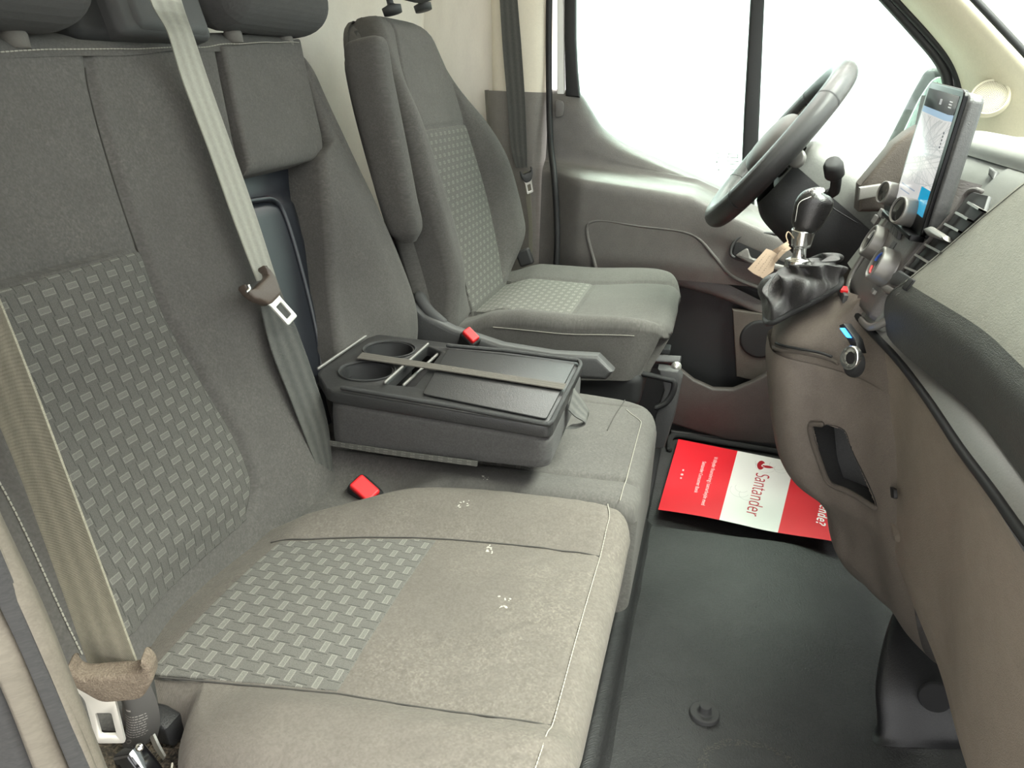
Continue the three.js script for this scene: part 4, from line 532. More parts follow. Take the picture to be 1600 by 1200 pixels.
  part(h, 'lower_dash_panel', slab([[0.287, 0.69, -0.87], [0.36, 0.3, -0.87], [0.36, 0.3, -0.2], [0.287, 0.69, -0.2]], [-0.98, -0.18, 0], 0.03, 0.006, { back: 0.03 }), M.black);
  part(h, 'hood_insert', slab([[0.201,0.763,-0.28], [0.23,0.77,-0.28], [0.244,0.756,-0.28], [0.203,0.744,-0.28]], [0, 0, 1], 0.01, 0.002), M.satin);
}
{ // door mirror outside
  const m = thing('door_mirror', 'dark green grey door mirror outside the driver window', 'mirror');
  const o = [[0.422,0.952,-1.099], [0.461,0.95,-1.076], [0.491,0.926,-1.059], [0.514,0.811,-1.046], [0.464,0.697,-1.075], [0.375,0.678,-1.126], [0.357,0.719,-1.136], [0.382,0.807,-1.122], [0.404,0.895,-1.109]];
  part(m, 'mirror_housing', slab(o, [-0.5, 0, 0.87], 0.08, 0.015, { round: 0.02, back: 0.08 }), M.black);
  part(m, 'mirror_arm', tube([[0.48,0.728,-1.12], [0.482,0.747,-1.03], [0.477,0.76,-0.95]], 0.014, { n: 20, sides: 16 }), M.black);
  const i2 = [[0.44,0.928,-1.079], [0.464,0.934,-1.064], [0.505,0.81,-1.041], [0.455,0.705,-1.07], [0.393,0.691,-1.105], [0.385,0.723,-1.11], [0.404,0.802,-1.099], [0.422,0.881,-1.089]];
  part(m, 'mirror_glass', slab(i2, [-0.5, 0, 0.87], 0.006, 0.002, { round: 0.015 }), M.mirrorGlass, 'pale mirror glass');
}

// ================================================================ DASHBOARD
const dash = thing('dashboard', 'long grey dashboard with padded passenger side, silver strip and tall air vent', 'dashboard');
{
  // soft upper pad in front of the passenger: profile swept across the van
  const P = [[0.236, 0.644], [0.226, 0.672], [0.222, 0.697], [0.228, 0.718], [0.243, 0.755], [0.262, 0.798], [0.275, 0.826], [0.283, 0.838], [0.3, 0.848], [0.33, 0.852], [0.36, 0.848], [0.42, 0.846], [0.75, 0.82]];
  const sweep = (prof, zs, off, n = 60, m = 90, flip = false) => { const c = new THREE.CatmullRomCurve3(prof.map((p) => V([p[0], p[1], 0])), false, 'centripetal'); return grid(m, n, (u, v) => { const q = c.getPoint(u), z = lerp(zs[0], zs[1], v), o = off ? off(z, u) : [0, 0]; return [[q.x + o[0], q.y + o[1], z], [z, u * 0.6]]; }, flip); };
  const prof = new THREE.CatmullRomCurve3(P.slice(0, 9).map((p) => V([p[0], p[1], 0])), false, 'centripetal');
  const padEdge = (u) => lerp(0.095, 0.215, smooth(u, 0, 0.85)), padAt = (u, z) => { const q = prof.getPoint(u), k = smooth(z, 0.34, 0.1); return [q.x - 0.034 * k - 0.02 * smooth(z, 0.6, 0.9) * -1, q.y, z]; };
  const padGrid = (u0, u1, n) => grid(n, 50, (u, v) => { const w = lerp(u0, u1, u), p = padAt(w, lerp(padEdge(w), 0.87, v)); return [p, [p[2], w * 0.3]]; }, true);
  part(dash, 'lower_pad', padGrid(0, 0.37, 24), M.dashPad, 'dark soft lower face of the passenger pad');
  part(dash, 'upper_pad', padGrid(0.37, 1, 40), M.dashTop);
  part(dash, 'pad_bridge', grid(6, 50, (u, v) => { const p = padAt(1, lerp(padEdge(1), 0.87, v)); return [[lerp(p[0], 0.375, u), lerp(p[1], 0.848, u) + 0.003 * Math.sin(Math.PI * u), p[2]], [p[2], u * 0.08]]; }, true), M.dashTop);
  part(dash, 'pad_end', grid(30, 4, (u, v) => { const p = padAt(u, padEdge(u)); return [[p[0] + 0.06 * v, p[1], p[2] + 0.004 * (1 - v)], [p[1], v * 0.05]]; }), M.dashPad);
  part(dash, 'top_cover', sweep([[0.283, 0.83], [0.287, 0.842], [0.3, 0.85], [0.33, 0.853], [0.36, 0.847], [0.38, 0.848], [0.75, 0.822]], [-0.87, 0.87], (z) => [0.02 * smooth(z, 0.5, 0.9) + 0.03 * smooth(-z, 0.2, 0.6), -0.13 * smooth(-z, 0.2, 0.4)], 60, 60), M.dashGrey);
  part(dash, 'defrost_channel', [rbox(0.03, 0.006, 0.75, 0.002, [0.47, 0.841, 0.26])], M.plastic);
  // face below the roll, behind vents and screen
  part(dash, 'upper_face', sweep([[0.2, 0.655], [0.232, 0.72], [0.27, 0.81], [0.288, 0.832]], [-0.24, 0.083], null, 20, 20), M.dashGrey);
  part(dash, 'upper_face', sweep([[0.256, 0.79], [0.266, 0.808], [0.277, 0.824], [0.29, 0.834]], [0.08, 0.32], null, 12, 12), M.dashGrey);
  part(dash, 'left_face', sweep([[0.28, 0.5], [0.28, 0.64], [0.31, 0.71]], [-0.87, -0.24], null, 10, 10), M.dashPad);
  // lower panel with its dark lip, and the silver strip on top
  const lowP = [[0.222, 0.622], [0.221, 0.612], [0.225, 0.57], [0.237, 0.5], [0.252, 0.42], [0.26, 0.378], [0.268, 0.364], [0.29, 0.352], [0.45, 0.34]];
  const bowL = (z, u) => [-0.03 * smooth(z, 0.14, 0.02) * (1 - u) + 0.014 * N(z * 3, u * 3) * u + 0.03 * smooth(z, 0.55, 0.9) + 0.012 * gauss(z - 0.3, 0.09) * Math.sin(Math.PI * u), 0];
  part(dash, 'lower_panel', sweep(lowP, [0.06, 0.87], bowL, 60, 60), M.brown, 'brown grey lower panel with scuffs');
  const sp = [[0.174,0.652,0.005], [0.179,0.646,0.02], [0.186,0.641,0.05], [0.198,0.634,0.085], [0.211,0.626,0.12], [0.219,0.624,0.235], [0.221,0.624,0.345], [0.224,0.625,0.42], [0.227,0.624,0.48], [0.232, 0.628, 0.6], [0.25, 0.626, 0.87]];
  part(dash, 'strip_lip', tube(sp, 0.0042, { n: 120 }), M.seal);
  part(dash, 'silver_strip', (() => { const c = new THREE.CatmullRomCurve3(sp.map(V), false, 'centripetal'); return grid(6, 100, (u, v) => { const p = c.getPoint(v), w = lerp(0.004, 0.019, smooth(v, 0, 0.25)), h = lerp(0.008, 0.016, smooth(v, 0, 0.25)); return [[p.x + 0.001 + w * u, p.y + 0.002 + h * u - 0.002 * Math.sin(Math.PI * u) * -1, p.z], [p.z, u * 0.02]]; }, true); })(), M.satin, 'satin silver trim strip');
  const onPanel = [[0.24,0.465,0.026], [0.243,0.447,0.049], [0.247,0.427,0.087], [0.25,0.414,0.137]];
  part(dash, 'panel_ridge', tube(onPanel.map((p) => [p[0] + 0.003, p[1], p[2]]), 0.0055, { n: 30 }), M.brown);
  part(dash, 'screw_slot', slab([[0.235,0.472,0.124], [0.233,0.48,0.146], [0.235,0.471,0.152], [0.236,0.463,0.134]], [-0.986, -0.164, 0], 0.004, 0.0005, { back: 0.003, round: 0.003 }), M.seal);
  // centre panel
  const cl = lin([[0.655, -0.1], [0.81, -0.1]]);
  const cp = (u, v) => { const y = lerp(0.652, 0.815, v), x = lerp(0.181, 0.243, v), z = lerp(-0.1, 0.082, u); return [x - 0.006 * Math.sin(Math.PI * u), y, z]; };
  const cpan = part(dash, 'centre_panel', grid(30, 30, (u, v) => { const e = Math.min(u, 1 - u, v) , k = e < 0.06 ? 1 - Math.sqrt(1 - ((0.06 - e) / 0.06) ** 2) : 0, p = cp(u, v); return [[p[0] + 0.02 * k, p[1] - 0.004 * k, p[2]], [u * 0.2, v * 0.16]]; }), M.stack);
  part(dash, 'panel_rim', tube([[0.262, 0.845, -0.104], [0.243, 0.8, -0.104], [0.212, 0.73, -0.104], [0.187, 0.668, -0.102], [0.183, 0.652, -0.088], [0.184, 0.644, -0.06], [0.184, 0.644, 0.05], [0.188, 0.65, 0.088], [0.2, 0.665, 0.102]], 0.0045, { n: 90 }), M.satin, 'satin grey edge of the centre panel');
  part(dash, 'panel_base', slab([[0.186, 0.648, -0.104], [0.262, 0.806, -0.104], [0.34, 0.806, -0.104], [0.34, 0.64, -0.104], [0.2, 0.642, -0.104]], [0, 0, 1], 0.186, 0.006), M.dashGrey);
  const nrm = [-0.93, 0.36, 0.0];
  const knob = (px, r, h, ring, label) => { const kn = part(cpan, 'rotary_knob', lathe([[0, h * 0.82], [r * 0.72, h * 0.82], [r * 0.78, h], [r * 0.92, h], [r, h * 0.93], [r * 1.06, 0.002], [r * 1.1, 0]], px, nrm, undefined, 48), M.satin, label); part(kn, 'knob_face', lathe([[0, h * 0.86], [r * 0.74, h * 0.86], [r * 0.75, h * 0.8]], px, nrm, undefined, 40), M.blackGloss); if (ring) for (const [c, a0] of ring) { const g = new THREE.TorusGeometry(r * 0.62, 0.0013, 6, 24, 2.7); g.rotateZ(a0); g.applyMatrix4(new THREE.Matrix4().makeBasis(V([0, 0, 1]), V([0.36, 0.93, 0]), V(nrm)).setPosition(px[0] + nrm[0] * h * 0.87, px[1] + nrm[1] * h * 0.87, px[2])); part(kn, 'dial_mark', g, S({ color: c, roughness: 0.4 })); } return kn; };
  const on = (px, py) => { return null; };
  knob([0.205,0.718,-0.048], 0.0205, 0.019, [[0xb8b8b4, 0.4]], 'satin fan knob');
  knob([0.201,0.708,0.047], 0.0205, 0.02, [[0xd03030, 3.6], [0x2f59b8, 0.4]], 'satin temperature knob with red and blue marks');
  const button = (c, w, h, mat = M.black) => { const g = new RoundedBoxGeometry(w, h, 0.005, 3, 0.0015); g.applyMatrix4(new THREE.Matrix4().makeBasis(V([0, 0, 1]), V([0.36, 0.93, 0]), V(nrm)).setPosition(...c)); return part(cpan, 'panel_button', g, mat); };
  button([0.204,0.72,0.018], 0.03, 0.016); button([0.199,0.707,0.001], 0.02, 0.012); button([0.207,0.729,0.012], 0.02, 0.012); button([0.21,0.735,-0.145], 0.03, 0.012, M.stack); button([0.214,0.746,-0.134], 0.03, 0.01, M.stack);
  button([0.188,0.682,0.05], 0.012, 0.006, M.satin);
  // side slot with a red mark on the lower left edge
  part(dash, 'side_button', [slab([[0.165,0.671,-0.02], [0.172,0.662,0], [0.172,0.652,0], [0.166,0.66,-0.02]], [-0.95, 0.1, 0.3], 0.006, 0.0015)], M.plastic); part(dash, 'warning_mark', slab([[0.168,0.667,-0.012], [0.169,0.671,-0.012], [0.168,0.667,-0.005], [0.166,0.664,-0.005]], [-0.95, 0.1, 0.3], 0.0095, 0.0005), M.red);
  // tall air vent: dark duct, frame and vanes of its own
  const vt = thing('air_vent', 'tall dashboard air vent with grey horizontal vanes between centre panel and passenger pad', 'air vent');
  const vx = (y) => lerp(0.212, 0.262, (y - 0.7) / 0.108);
  part(vt, 'duct', slab([[0.242,0.808,0.115], [0.243,0.811,0.176], [0.238,0.798,0.19], [0.214,0.736,0.143], [0.202,0.704,0.116], [0.2,0.699,0.066]], [-0.9345, 0.356, 0.0], 0.004, 0.0005, { back: 0.004 }), M.seal, 'black duct behind the vanes');
  part(vt, 'vent_frame', tube([[0.197,0.705,0.093], [0.213,0.746,0.111], [0.227,0.784,0.132], [0.236,0.808,0.136], [0.238,0.813,0.15], [0.238,0.814,0.171]], 0.0024, { n: 60 }), M.stack);
  const vane = (a, b) => part(vt, 'vane', strap([[a, [a[0] + 0.012, a[1] - 0.005, a[2]]], [b, [b[0] + 0.012, b[1] - 0.005, b[2]]]], 0.0022, 6), M.satin);
  vane([0.232,0.802,0.158], [0.232,0.801,0.196]); vane([0.227,0.79,0.145], [0.227,0.79,0.188]); vane([0.222,0.777,0.136], [0.223,0.778,0.184]); vane([0.213,0.752,0.117], [0.214,0.755,0.176]); vane([0.208,0.739,0.108], [0.209,0.742,0.164]); vane([0.202,0.724,0.105], [0.204,0.73,0.161]);
  part(vt, 'vane_slider', slab([[0.22,0.761,0.093], [0.222,0.768,0.11], [0.222,0.769,0.17], [0.221,0.765,0.176], [0.219,0.759,0.116]], [-0.9345, 0.356, 0], 0.01, 0.004, { back: 0.002 }), M.satin);
  part(vt, 'hazard_button', slab([[0.2,0.711,0.088], [0.203,0.718,0.101], [0.205,0.722,0.164], [0.2,0.709,0.161], [0.197,0.701,0.097]], [-0.9345, 0.356, 0], 0.005, 0.0018, { round: 0.003 }), M.black);
  part(vt, 'vent_lip', slab([[0.193,0.692,0.076], [0.196,0.699,0.092], [0.198,0.704,0.151], [0.196,0.698,0.144], [0.193,0.691,0.101]], [-0.9345, 0.356, 0], 0.005, 0.002), M.stack);
  part(dash, 'defrost_slider', (() => slab([[0.274,0.819,0.06], [0.284,0.823,0.05], [0.296,0.815,0.07], [0.289,0.808,0.08]], [-0.9, 0.43, 0.1], 0.006, 0.002, { back: 0.003 }))(), M.plastic); part(dash, 'slider_tab', tube([[0.282,0.811,0.07], [0.283,0.814,0.07]], 0.0024, { n: 6 }), M.zinc);
  part(dash, 'storage_lid', slab([[0.253,0.845,0], [0.266,0.844,0.02], [0.272,0.83,0.02], [0.268,0.823,0.02], [0.252,0.823,0]], [-0.9, 0.3, 0.3], 0.01, 0.003, { round: 0.006 }), M.steel, 'shiny pale storage lid');
}
{ // touchscreen with its row of knobs underneath
  const t = thing('touchscreen', 'black framed dashboard touchscreen showing a pale map, above the rotary knobs', 'screen');
  const a = V([0.232,0.911,-0.1]), bR = V([0.226,0.902,0.09]), cL = V([0.218,0.753,-0.1]), cR = V([0.213, 0.755, 0.102]);
  const X = bR.clone().sub(a).normalize(), Y0 = a.clone().sub(cL).normalize(), Nn = X.clone().cross(Y0).normalize(); // towards the seats
  const Wd = a.distanceTo(bR), at = (u, v, d) => a.clone().lerp(bR, u).lerp(cL.clone().lerp(cR, u), v).addScaledVector(Nn, d).toArray();
  part(t, 'screen_body', slab([at(0.02, 0.02, 0), at(1.02, 0.02, 0), at(1.02, 0.8, 0), at(0.97, 1.02, 0), at(0.02, 1.0, 0)], Nn.toArray(), 0.017, 0.006, { round: 0.012, back: 0.019 }), M.plastic);
  part(t, 'bezel', slab([at(0, 0, 0), at(1, 0, 0), at(1, 1, 0), at(0, 1, 0)], Nn.toArray(), 0.005, 0.0015, { round: 0.01, back: 0.003 }), M.bezelBlack);
  const tex = canvasTex(512, 512, (x, w, h) => {
    x.fillStyle = '#15161c'; x.fillRect(0, 0, w, h); x.fillStyle = '#aecbe8'; x.fillRect(0, 78, w, 26); x.fillStyle = '#e6e6e8'; x.fillRect(0, 104, w, h - 104);
    x.strokeStyle = '#c3c6ca'; x.lineWidth = 3; let k = 5; for (let i = 0; i < 26; i++) { k = (k * 73 + 29) % 499; x.beginPath(); x.moveTo(k, 110); x.bezierCurveTo((k * 3) % 512, 200, (k * 7) % 512, 330, (k * 5) % 512, 512); x.stroke(); x.beginPath(); x.moveTo(0, 104 + (k * 3) % 400); x.lineTo(512, 104 + (k * 5) % 400); x.stroke(); }
    x.fillStyle = '#dcdce0'; x.fillRect(0, 400, w, 112); x.fillStyle = '#9fb0c8'; x.fillRect(40, 430, 250, 6); x.fillRect(40, 456, 180, 6);
    x.fillStyle = '#12a5d8'; x.fillRect(372, 396, 140, 116); x.fillStyle = '#7fd0ec'; x.fillRect(410, 448, 64, 8);
    x.fillStyle = '#e8e8ea'; x.font = 'bold 34px sans-serif'; x.fillText('88', 250, 52); x.fillRect(400, 26, 46, 5); x.fillRect(400, 37, 46, 5); x.fillRect(400, 48, 46, 5);
    x.fillStyle = '#5b5f68'; for (let i = 0; i < 5; i++) x.fillRect(446, 150 + i * 15, 15, 9);
  });
  const scr = grid(1, 1, (u, v) => [at(lerp(0.05, 0.93, u), lerp(0.045, 0.87, v), 0.0024), [u, 1 - v]]);
  part(t, 'display', scr, Ph({ map: tex, emissive: 0xffffff, emissiveMap: tex, emissiveIntensity: 0.06, roughness: 0.08 }), 'lit display with pale map, dark top bar and blue button');
  // glossy shelf below with two knobs and a row of buttons
  part(t, 'control_bar', slab([at(0.02, 0.99, -0.004), at(0.99, 0.99, -0.004), at(0.99, 1.03, -0.004), at(0.02, 1.03, -0.004)], Nn.toArray(), 0.016, 0.002), M.bezelBlack);
  part(t, 'lower_bezel', slab([[0.216,0.761,-0.137], [0.218,0.765,0.078], [0.216,0.761,0.109], [0.211,0.747,0.034], [0.213,0.753,-0.12]], [-0.9345, 0.356, 0], 0.008, 0.003, { back: 0.006 }), M.bezelBlack);
  const n2 = [-0.93, 0.2, 0.3];
  for (const [p, r] of [[[0.222,0.774,-0.099], 0.0145], [[0.216,0.771,0.037], 0.0155]]) { const k = part(t, 'screen_knob', lathe([[0, 0.02], [r * 0.8, 0.02], [r * 0.86, 0.023], [r * 0.98, 0.022], [r, 0.018], [r * 1.03, 0]], p, n2, undefined, 40), M.satin, 'satin rotary knob'); part(k, 'knob_face', lathe([[0, 0.0215], [r * 0.8, 0.0212]], p, n2, undefined, 30), M.blackGloss); }
  for (let i = 0; i < 4; i++) { const g = slab([at(0.34 + i * 0.07, 1.0, 0.004), at(0.4 + i * 0.07, 1.0, 0.004), at(0.4 + i * 0.07, 1.1, 0.01), at(0.34 + i * 0.07, 1.1, 0.01)], Nn.toArray(), 0.005, 0.001); part(t, 'screen_button', g, M.plastic); }
}
// ================================================================ GEAR CONSOLE, LEVER, TAG
{
  const c = thing('centre_console', 'brown grey gear console with ribbed shelf lip and an open side bin', 'console');
  // horizontal sections from the far flank round the nose to where it meets the dashboard
  const sec = (y, xn, z0, z1, xb, zb, r = 0.03) => [[xb + 0.06, y, -0.19], [xn + 0.09, y, -0.185], [xn + 0.02, y, z0 - 0.012], [xn, y, z0 + 0.02], [xn - 0.002, y, (z0 + z1) / 2], [xn + 0.002, y, z1 - 0.014], [xn + 0.016, y, z1 + 0.006], [lerp(xn, xb, 0.4), y, z1 + 0.022], [lerp(xn, xb, 0.72), y, lerp(z1, zb, 0.42)], [lerp(xn, xb, 0.93), y, lerp(z1, zb, 0.8)], [xb + 0.012, y, zb + 0.01]];
  const S1 = [sec(0.575, 0.093, -0.13, 0.0, 0.226, 0.12), sec(0.55, 0.094, -0.13, 0.002, 0.229, 0.12), sec(0.517, 0.101, -0.13, 0.004, 0.234, 0.128), sec(0.46, 0.114, -0.125, 0.004, 0.247, 0.138), sec(0.418, 0.129, -0.12, 0.004, 0.255, 0.142), sec(0.39, 0.15, -0.115, 0.004, 0.26, 0.145), sec(0.366, 0.186, -0.11, 0.004, 0.264, 0.145), sec(0.34, 0.206, -0.105, 0.003, 0.27, 0.142), sec(0.285, 0.225, -0.09, 0, 0.29, 0.13), sec(0.248, 0.255, -0.08, -0.01, 0.31, 0.115), sec(0.226, 0.3, -0.075, -0.015, 0.335, 0.1), sec(0.216, 0.34, -0.07, -0.02, 0.365, 0.08)];
  const binPoly = [[0.154,0.495,0.066], [0.165,0.5,0.068], [0.188,0.503,0.085], [0.201,0.48,0.092], [0.234,0.425,0.13], [0.208,0.421,0.12], [0.189,0.42,0.106], [0.174,0.444,0.09]].map((p) => [p[0], p[1]]), inBin = (x, y) => { let r = false; for (let i = 0, k = binPoly.length - 1; i < binPoly.length; k = i++) { const [xi, yi] = binPoly[i], [xk, yk] = binPoly[k]; if ((yi > y) !== (yk > y) && x < ((xk - xi) * (y - yi)) / (yk - yi) + xi) r = !r; } return r; };
  const shell = loft(S1, { nu: 240, n: 240 }); { const A = shell.attributes.position, I = shell.index.array, keep = []; for (let i = 0; i < I.length; i += 3) { const x = (A.getX(I[i]) + A.getX(I[i + 1]) + A.getX(I[i + 2])) / 3, y = (A.getY(I[i]) + A.getY(I[i + 1]) + A.getY(I[i + 2])) / 3, z = (A.getZ(I[i]) + A.getZ(I[i + 1]) + A.getZ(I[i + 2])) / 3; if (!(z > -0.05 && inBin(x, y))) keep.push(I[i], I[i + 1], I[i + 2]); } shell.setIndex(keep); }
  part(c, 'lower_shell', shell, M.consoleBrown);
  // upper shell: rises to the gaiter, set back behind the shelf lip
  const su = (y, xn, xb, z1, zb) => sec(y, xn, -0.13, z1, xb, zb);
  part(c, 'upper_shell', loft([su(0.665, 0.165, 0.205, 0.0, 0.06), su(0.645, 0.145, 0.205, 0.0, 0.08), su(0.615, 0.112, 0.214, 0.0, 0.1), su(0.59, 0.1, 0.222, 0.0, 0.115), su(0.566, 0.098, 0.228, -0.002, 0.12)], { nu: 90, n: 40 }), M.consoleBrown);
  part(c, 'shelf_lip', tube([[0.1,0.562,-0.08], [0.097,0.578,-0.02], [0.104,0.583,0], [0.124,0.589,0.02], [0.145,0.59,0.03], [0.159,0.59,0.04], [0.164,0.59,0.05]], 0.0026, { n: 50 }), M.consoleBrown);
  part(c, 'shelf_gap', tube([[0.097,0.585,-0.02], [0.105,0.59,0.004], [0.122,0.594,0.022], [0.144,0.596,0.034], [0.157,0.595,0.042]], 0.0018, { n: 50 }), M.seal);
  // open bin
  const onShell = (x, y) => { const A = shell.attributes.position; let best = 1e9, z = 0; for (let i = 0; i < A.count; i++) { if (A.getZ(i) < -0.05) continue; const d = (A.getX(i) - x) ** 2 + (A.getY(i) - y) ** 2; if (d < best) { best = d; z = A.getZ(i); } } return new THREE.Vector3(x, y, z); };
  const bl = binPoly.map(([x, y]) => onShell(x, y)), inward = [0.034, -0.01, -0.055], q = (d, k = 1) => bl.map((p) => [p.x + d[0] * k, p.y + d[1] * k, p.z + d[2] * k]);
  part(c, 'bin_well', [loft([q(inward, -0.03), q(inward, 0.3), q(inward, 1)], { closed: true, nu: 64, n: 10 }), slab(q(inward), [-0.55, 0.15, 0.82], 0.003, 0.0005)], M.plastic, 'dark inside of the open side bin');
  part(c, 'bin_rim', tube([1, 0, 7, 6, 5, 4].map((k) => bl[k].clone().add(new THREE.Vector3(-0.002, 0, 0.001))), 0.0038, { n: 80 }), M.consoleBrown);
  // charging sockets on the dashboard side
  part(c, 'socket_plate', slab([[0.164,0.641,0.06], [0.168,0.645,0.065], [0.172,0.634,0.09], [0.176,0.621,0.1], [0.171,0.62,0.095], [0.166,0.63,0.08]], [-0.8, 0.1, 0.6], 0.012, 0.001), M.black); part(c, 'charge_light', slab([[0.165,0.64,0.07], [0.167,0.641,0.07], [0.17,0.634,0.085], [0.168,0.634,0.083]], [-0.8, 0.1, 0.6], 0.0135, 0.0005), S({ color: 0x2f7fd6, emissive: 0x2f8fff, emissiveIntensity: 0.5, roughness: 0.3 }), 'small blue charging light');
  const pc = [0.176,0.616,0.1]; part(c, 'power_socket', [lathe([[0.007, 0.004], [0.0125, 0.007], [0.014, 0.005], [0.0145, 0]], [pc[0] - 0.006, pc[1], pc[2] + 0.005], [-0.85, 0.1, 0.52])], M.chrome, 'chrome ring power socket'); part(c, 'socket_flap', lathe([[0, 0.0055], [0.012, 0.006], [0.0155, 0.003], [0.016, 0]], [pc[0] - 0.003, pc[1] - 0.006, pc[2] + 0.006], [-0.85, 0.1, 0.52]), M.black);

  const g = thing('gear_lever', 'black leather gear lever with chrome collar and folded leather gaiter', 'gear lever');
  // gaiter: folded leather sleeve from its frame up to the collar
  const base = [[0.084,0.617,0], [0.109,0.636,0.004], [0.139,0.66,0.01], [0.155,0.675,0.012], [0.159,0.681,-0.02], [0.156,0.682,-0.08], [0.137,0.674,-0.12], [0.102,0.653,-0.125], [0.083,0.634,-0.1], [0.08,0.616,-0.05]];
  const topc = V([0.111,0.681,-0.05]), bc = new THREE.CatmullRomCurve3(base.map(V), true, 'centripetal');
  part(g, 'gaiter', grid(160, 50, (u, v) => { const p = bc.getPoint(u), q = topc.clone().add(new THREE.Vector3(Math.cos(u * 6.283 + 2.2) * 0.017, 0.006 * Math.sin(u * 6.28), Math.sin(u * 6.283 + 2.2) * -0.017)); const bulge = Math.sin(Math.PI * Math.min(1, v * 1.05)), c0 = topc.clone(); c0.y -= 0.05; const r = p.lerp(q, v ** 1.15); const out = r.clone().sub(c0).setY(0).normalize(); const fold = 0.010 * bulge * Math.sin(u * 6.283 * 6 + 5 * v + 1.5 * Math.sin(u * 12.5)) * (1 - 0.3 * v) + 0.005 * bulge * Math.sin(u * 6.283 * 11 - 7 * v); r.addScaledVector(out, fold + 0.016 * bulge); r.y += 0.014 * bulge + 0.004 * bulge * Math.sin(u * 6.283 * 5 + 9 * v); return [r.toArray(), [u * 0.4, v * 0.12]]; }), M.leather);
  part(g, 'gaiter_frame', tube(base, 0.004, { closed: true, n: 120 }), M.black);
  const k0 = V([0.11,0.686,-0.05]), k1 = V([0.11,0.742,-0.05]), dir = k1.clone().sub(k0).normalize(), pt = (d, o = [0, 0, 0]) => k0.clone().addScaledVector(dir, d).add(V(o)).toArray();
  const len = k0.distanceTo(k1);
  part(g, 'collar', lathe([[0.0, -0.014], [0.014, -0.014], [0.0165, -0.01], [0.0165, 0.004], [0.013, 0.007], [0.0085, 0.009], [0.0082, 0.021], [0.012, 0.023], [0.0125, 0.026], [0.0145, 0.042], [0.0145, 0.045], [0, 0.045]], k0.toArray(), dir.toArray(), undefined, 40), M.chrome, 'polished chrome collar');
  const secs = [[0.043, 0.0135, 0.0135, 0], [0.048, 0.017, 0.0165, 0.001], [0.056, 0.0195, 0.018, 0.003], [0.066, 0.0215, 0.019, 0.005], [0.076, 0.0225, 0.0195, 0.007], [0.084, 0.021, 0.019, 0.009], [0.09, 0.016, 0.015, 0.01], [0.0935, 0.008, 0.008, 0.01], [0.0945, 0.0005, 0.0005, 0.01]].map(([d, rx, rz, o]) => { const r = []; for (let i = 0; i < 16; i++) { const a = i / 16 * 6.2832; r.push(pt(d, [Math.cos(a) * rx + o, 0.012 * Math.cos(a) * -0.3, Math.sin(a) * rz])); } return r; });
  part(g, 'gear_knob', loft(secs, { closed: true, nu: 60, n: 50, flip: true }), M.leatherWorn);
  part(g, 'knob_cap', lathe([[0, 0.003], [0.009, 0.0025], [0.0125, 0.001], [0.013, -0.002]], pt(0.093, [0.004, 0.0, 0]), [-0.25, 1, 0.1]), M.steel, 'silver shift pattern cap');
  part(g, 'knob_seam', tube([pt(0.045, [-0.012, 0, 0.006]), pt(0.06, [-0.013, 0.004, 0.013]), pt(0.075, [-0.012, 0.005, 0.0165]), pt(0.088, [0.0, 0.0, 0.016])], 0.0005, { n: 30 }), M.zinc);
  // key tag hanging from the lever
  const tg = thing('key_tag', 'pale beige paper tag with handwriting tied to the gear lever', 'tag');
  const tex = canvasTex(384, 256, (x, w, h) => { x.fillStyle = '#8a7866'; x.fillRect(0, 0, w, h); x.strokeStyle = '#4a4038'; x.lineWidth = 4; let k = 11; for (let r = 0; r < 3; r++) for (let i = 0; i < 8; i++) { k = (k * 57 + 23) % 101; const px = 70 + i * 32 + r * 6, py = 60 + r * 58; x.beginPath(); x.moveTo(px, py + k % 18); x.quadraticCurveTo(px + 10, py - 10 + k % 26, px + 16, py + 20 - k % 12); if (k % 3) x.lineTo(px + 22, py + k % 20); x.stroke(); } x.beginPath(); x.fillStyle = '#2a2522'; x.arc(28, 190, 9, 0, 7); x.fill(); });
  const qa = [0.047,0.682,-0.01], qb = [0.067,0.673,-0.004], qc = [0.081,0.704,-0.01], qd = [0.066,0.709,-0.016];
  const tagGeo = slab([qa, [0.055,0.677,-0.008], qb, [0.078,0.683,-0.006], [0.079,0.699,-0.008], qc, [0.073,0.708,-0.013], qd], [-0.1, 0.35, 0.93], 0.0012, 0.0003); { const A = tagGeo.attributes.position, U = tagGeo.attributes.uv, o = V(qd), ux = V(qa).sub(o), uy = V(qc).sub(o); for (let i = 0; i < A.count; i++) { const p = new THREE.Vector3().fromBufferAttribute(A, i).sub(o); U.setXY(i, 1 - clamp(p.dot(ux) / ux.lengthSq(), 0, 1), 1 - clamp(p.dot(uy) / uy.lengthSq(), 0, 1)); } }
  part(tg, 'tag_card', tagGeo, S({ map: tex, roughness: 0.8 }));
  part(tg, 'tag_ties', [strap([[[0.073,0.708,-0.01], [0.079,0.705,-0.008]], [[0.083,0.717,-0.006], [0.088,0.713,-0.004]], [[0.089,0.721,-0.01], [0.092,0.717,-0.01]]], 0.0008, 12), strap([[[0.076,0.698,-0.006], [0.079,0.694,-0.005]], [[0.083,0.71,-0.004], [0.087,0.707,-0.003]], [[0.091,0.716,-0.008], [0.095,0.713,-0.008]]], 0.0008, 12)], S({ color: 0x867461, roughness: 0.8 }));
  part(tg, 'tag_string', tube([[0.09,0.72,-0.01], [0.087,0.727,-0.015], [0.089,0.731,-0.02], [0.098,0.722,-0.03]], 0.0008, { n: 20 }), S({ color: 0x867461, roughness: 0.8 }));
}
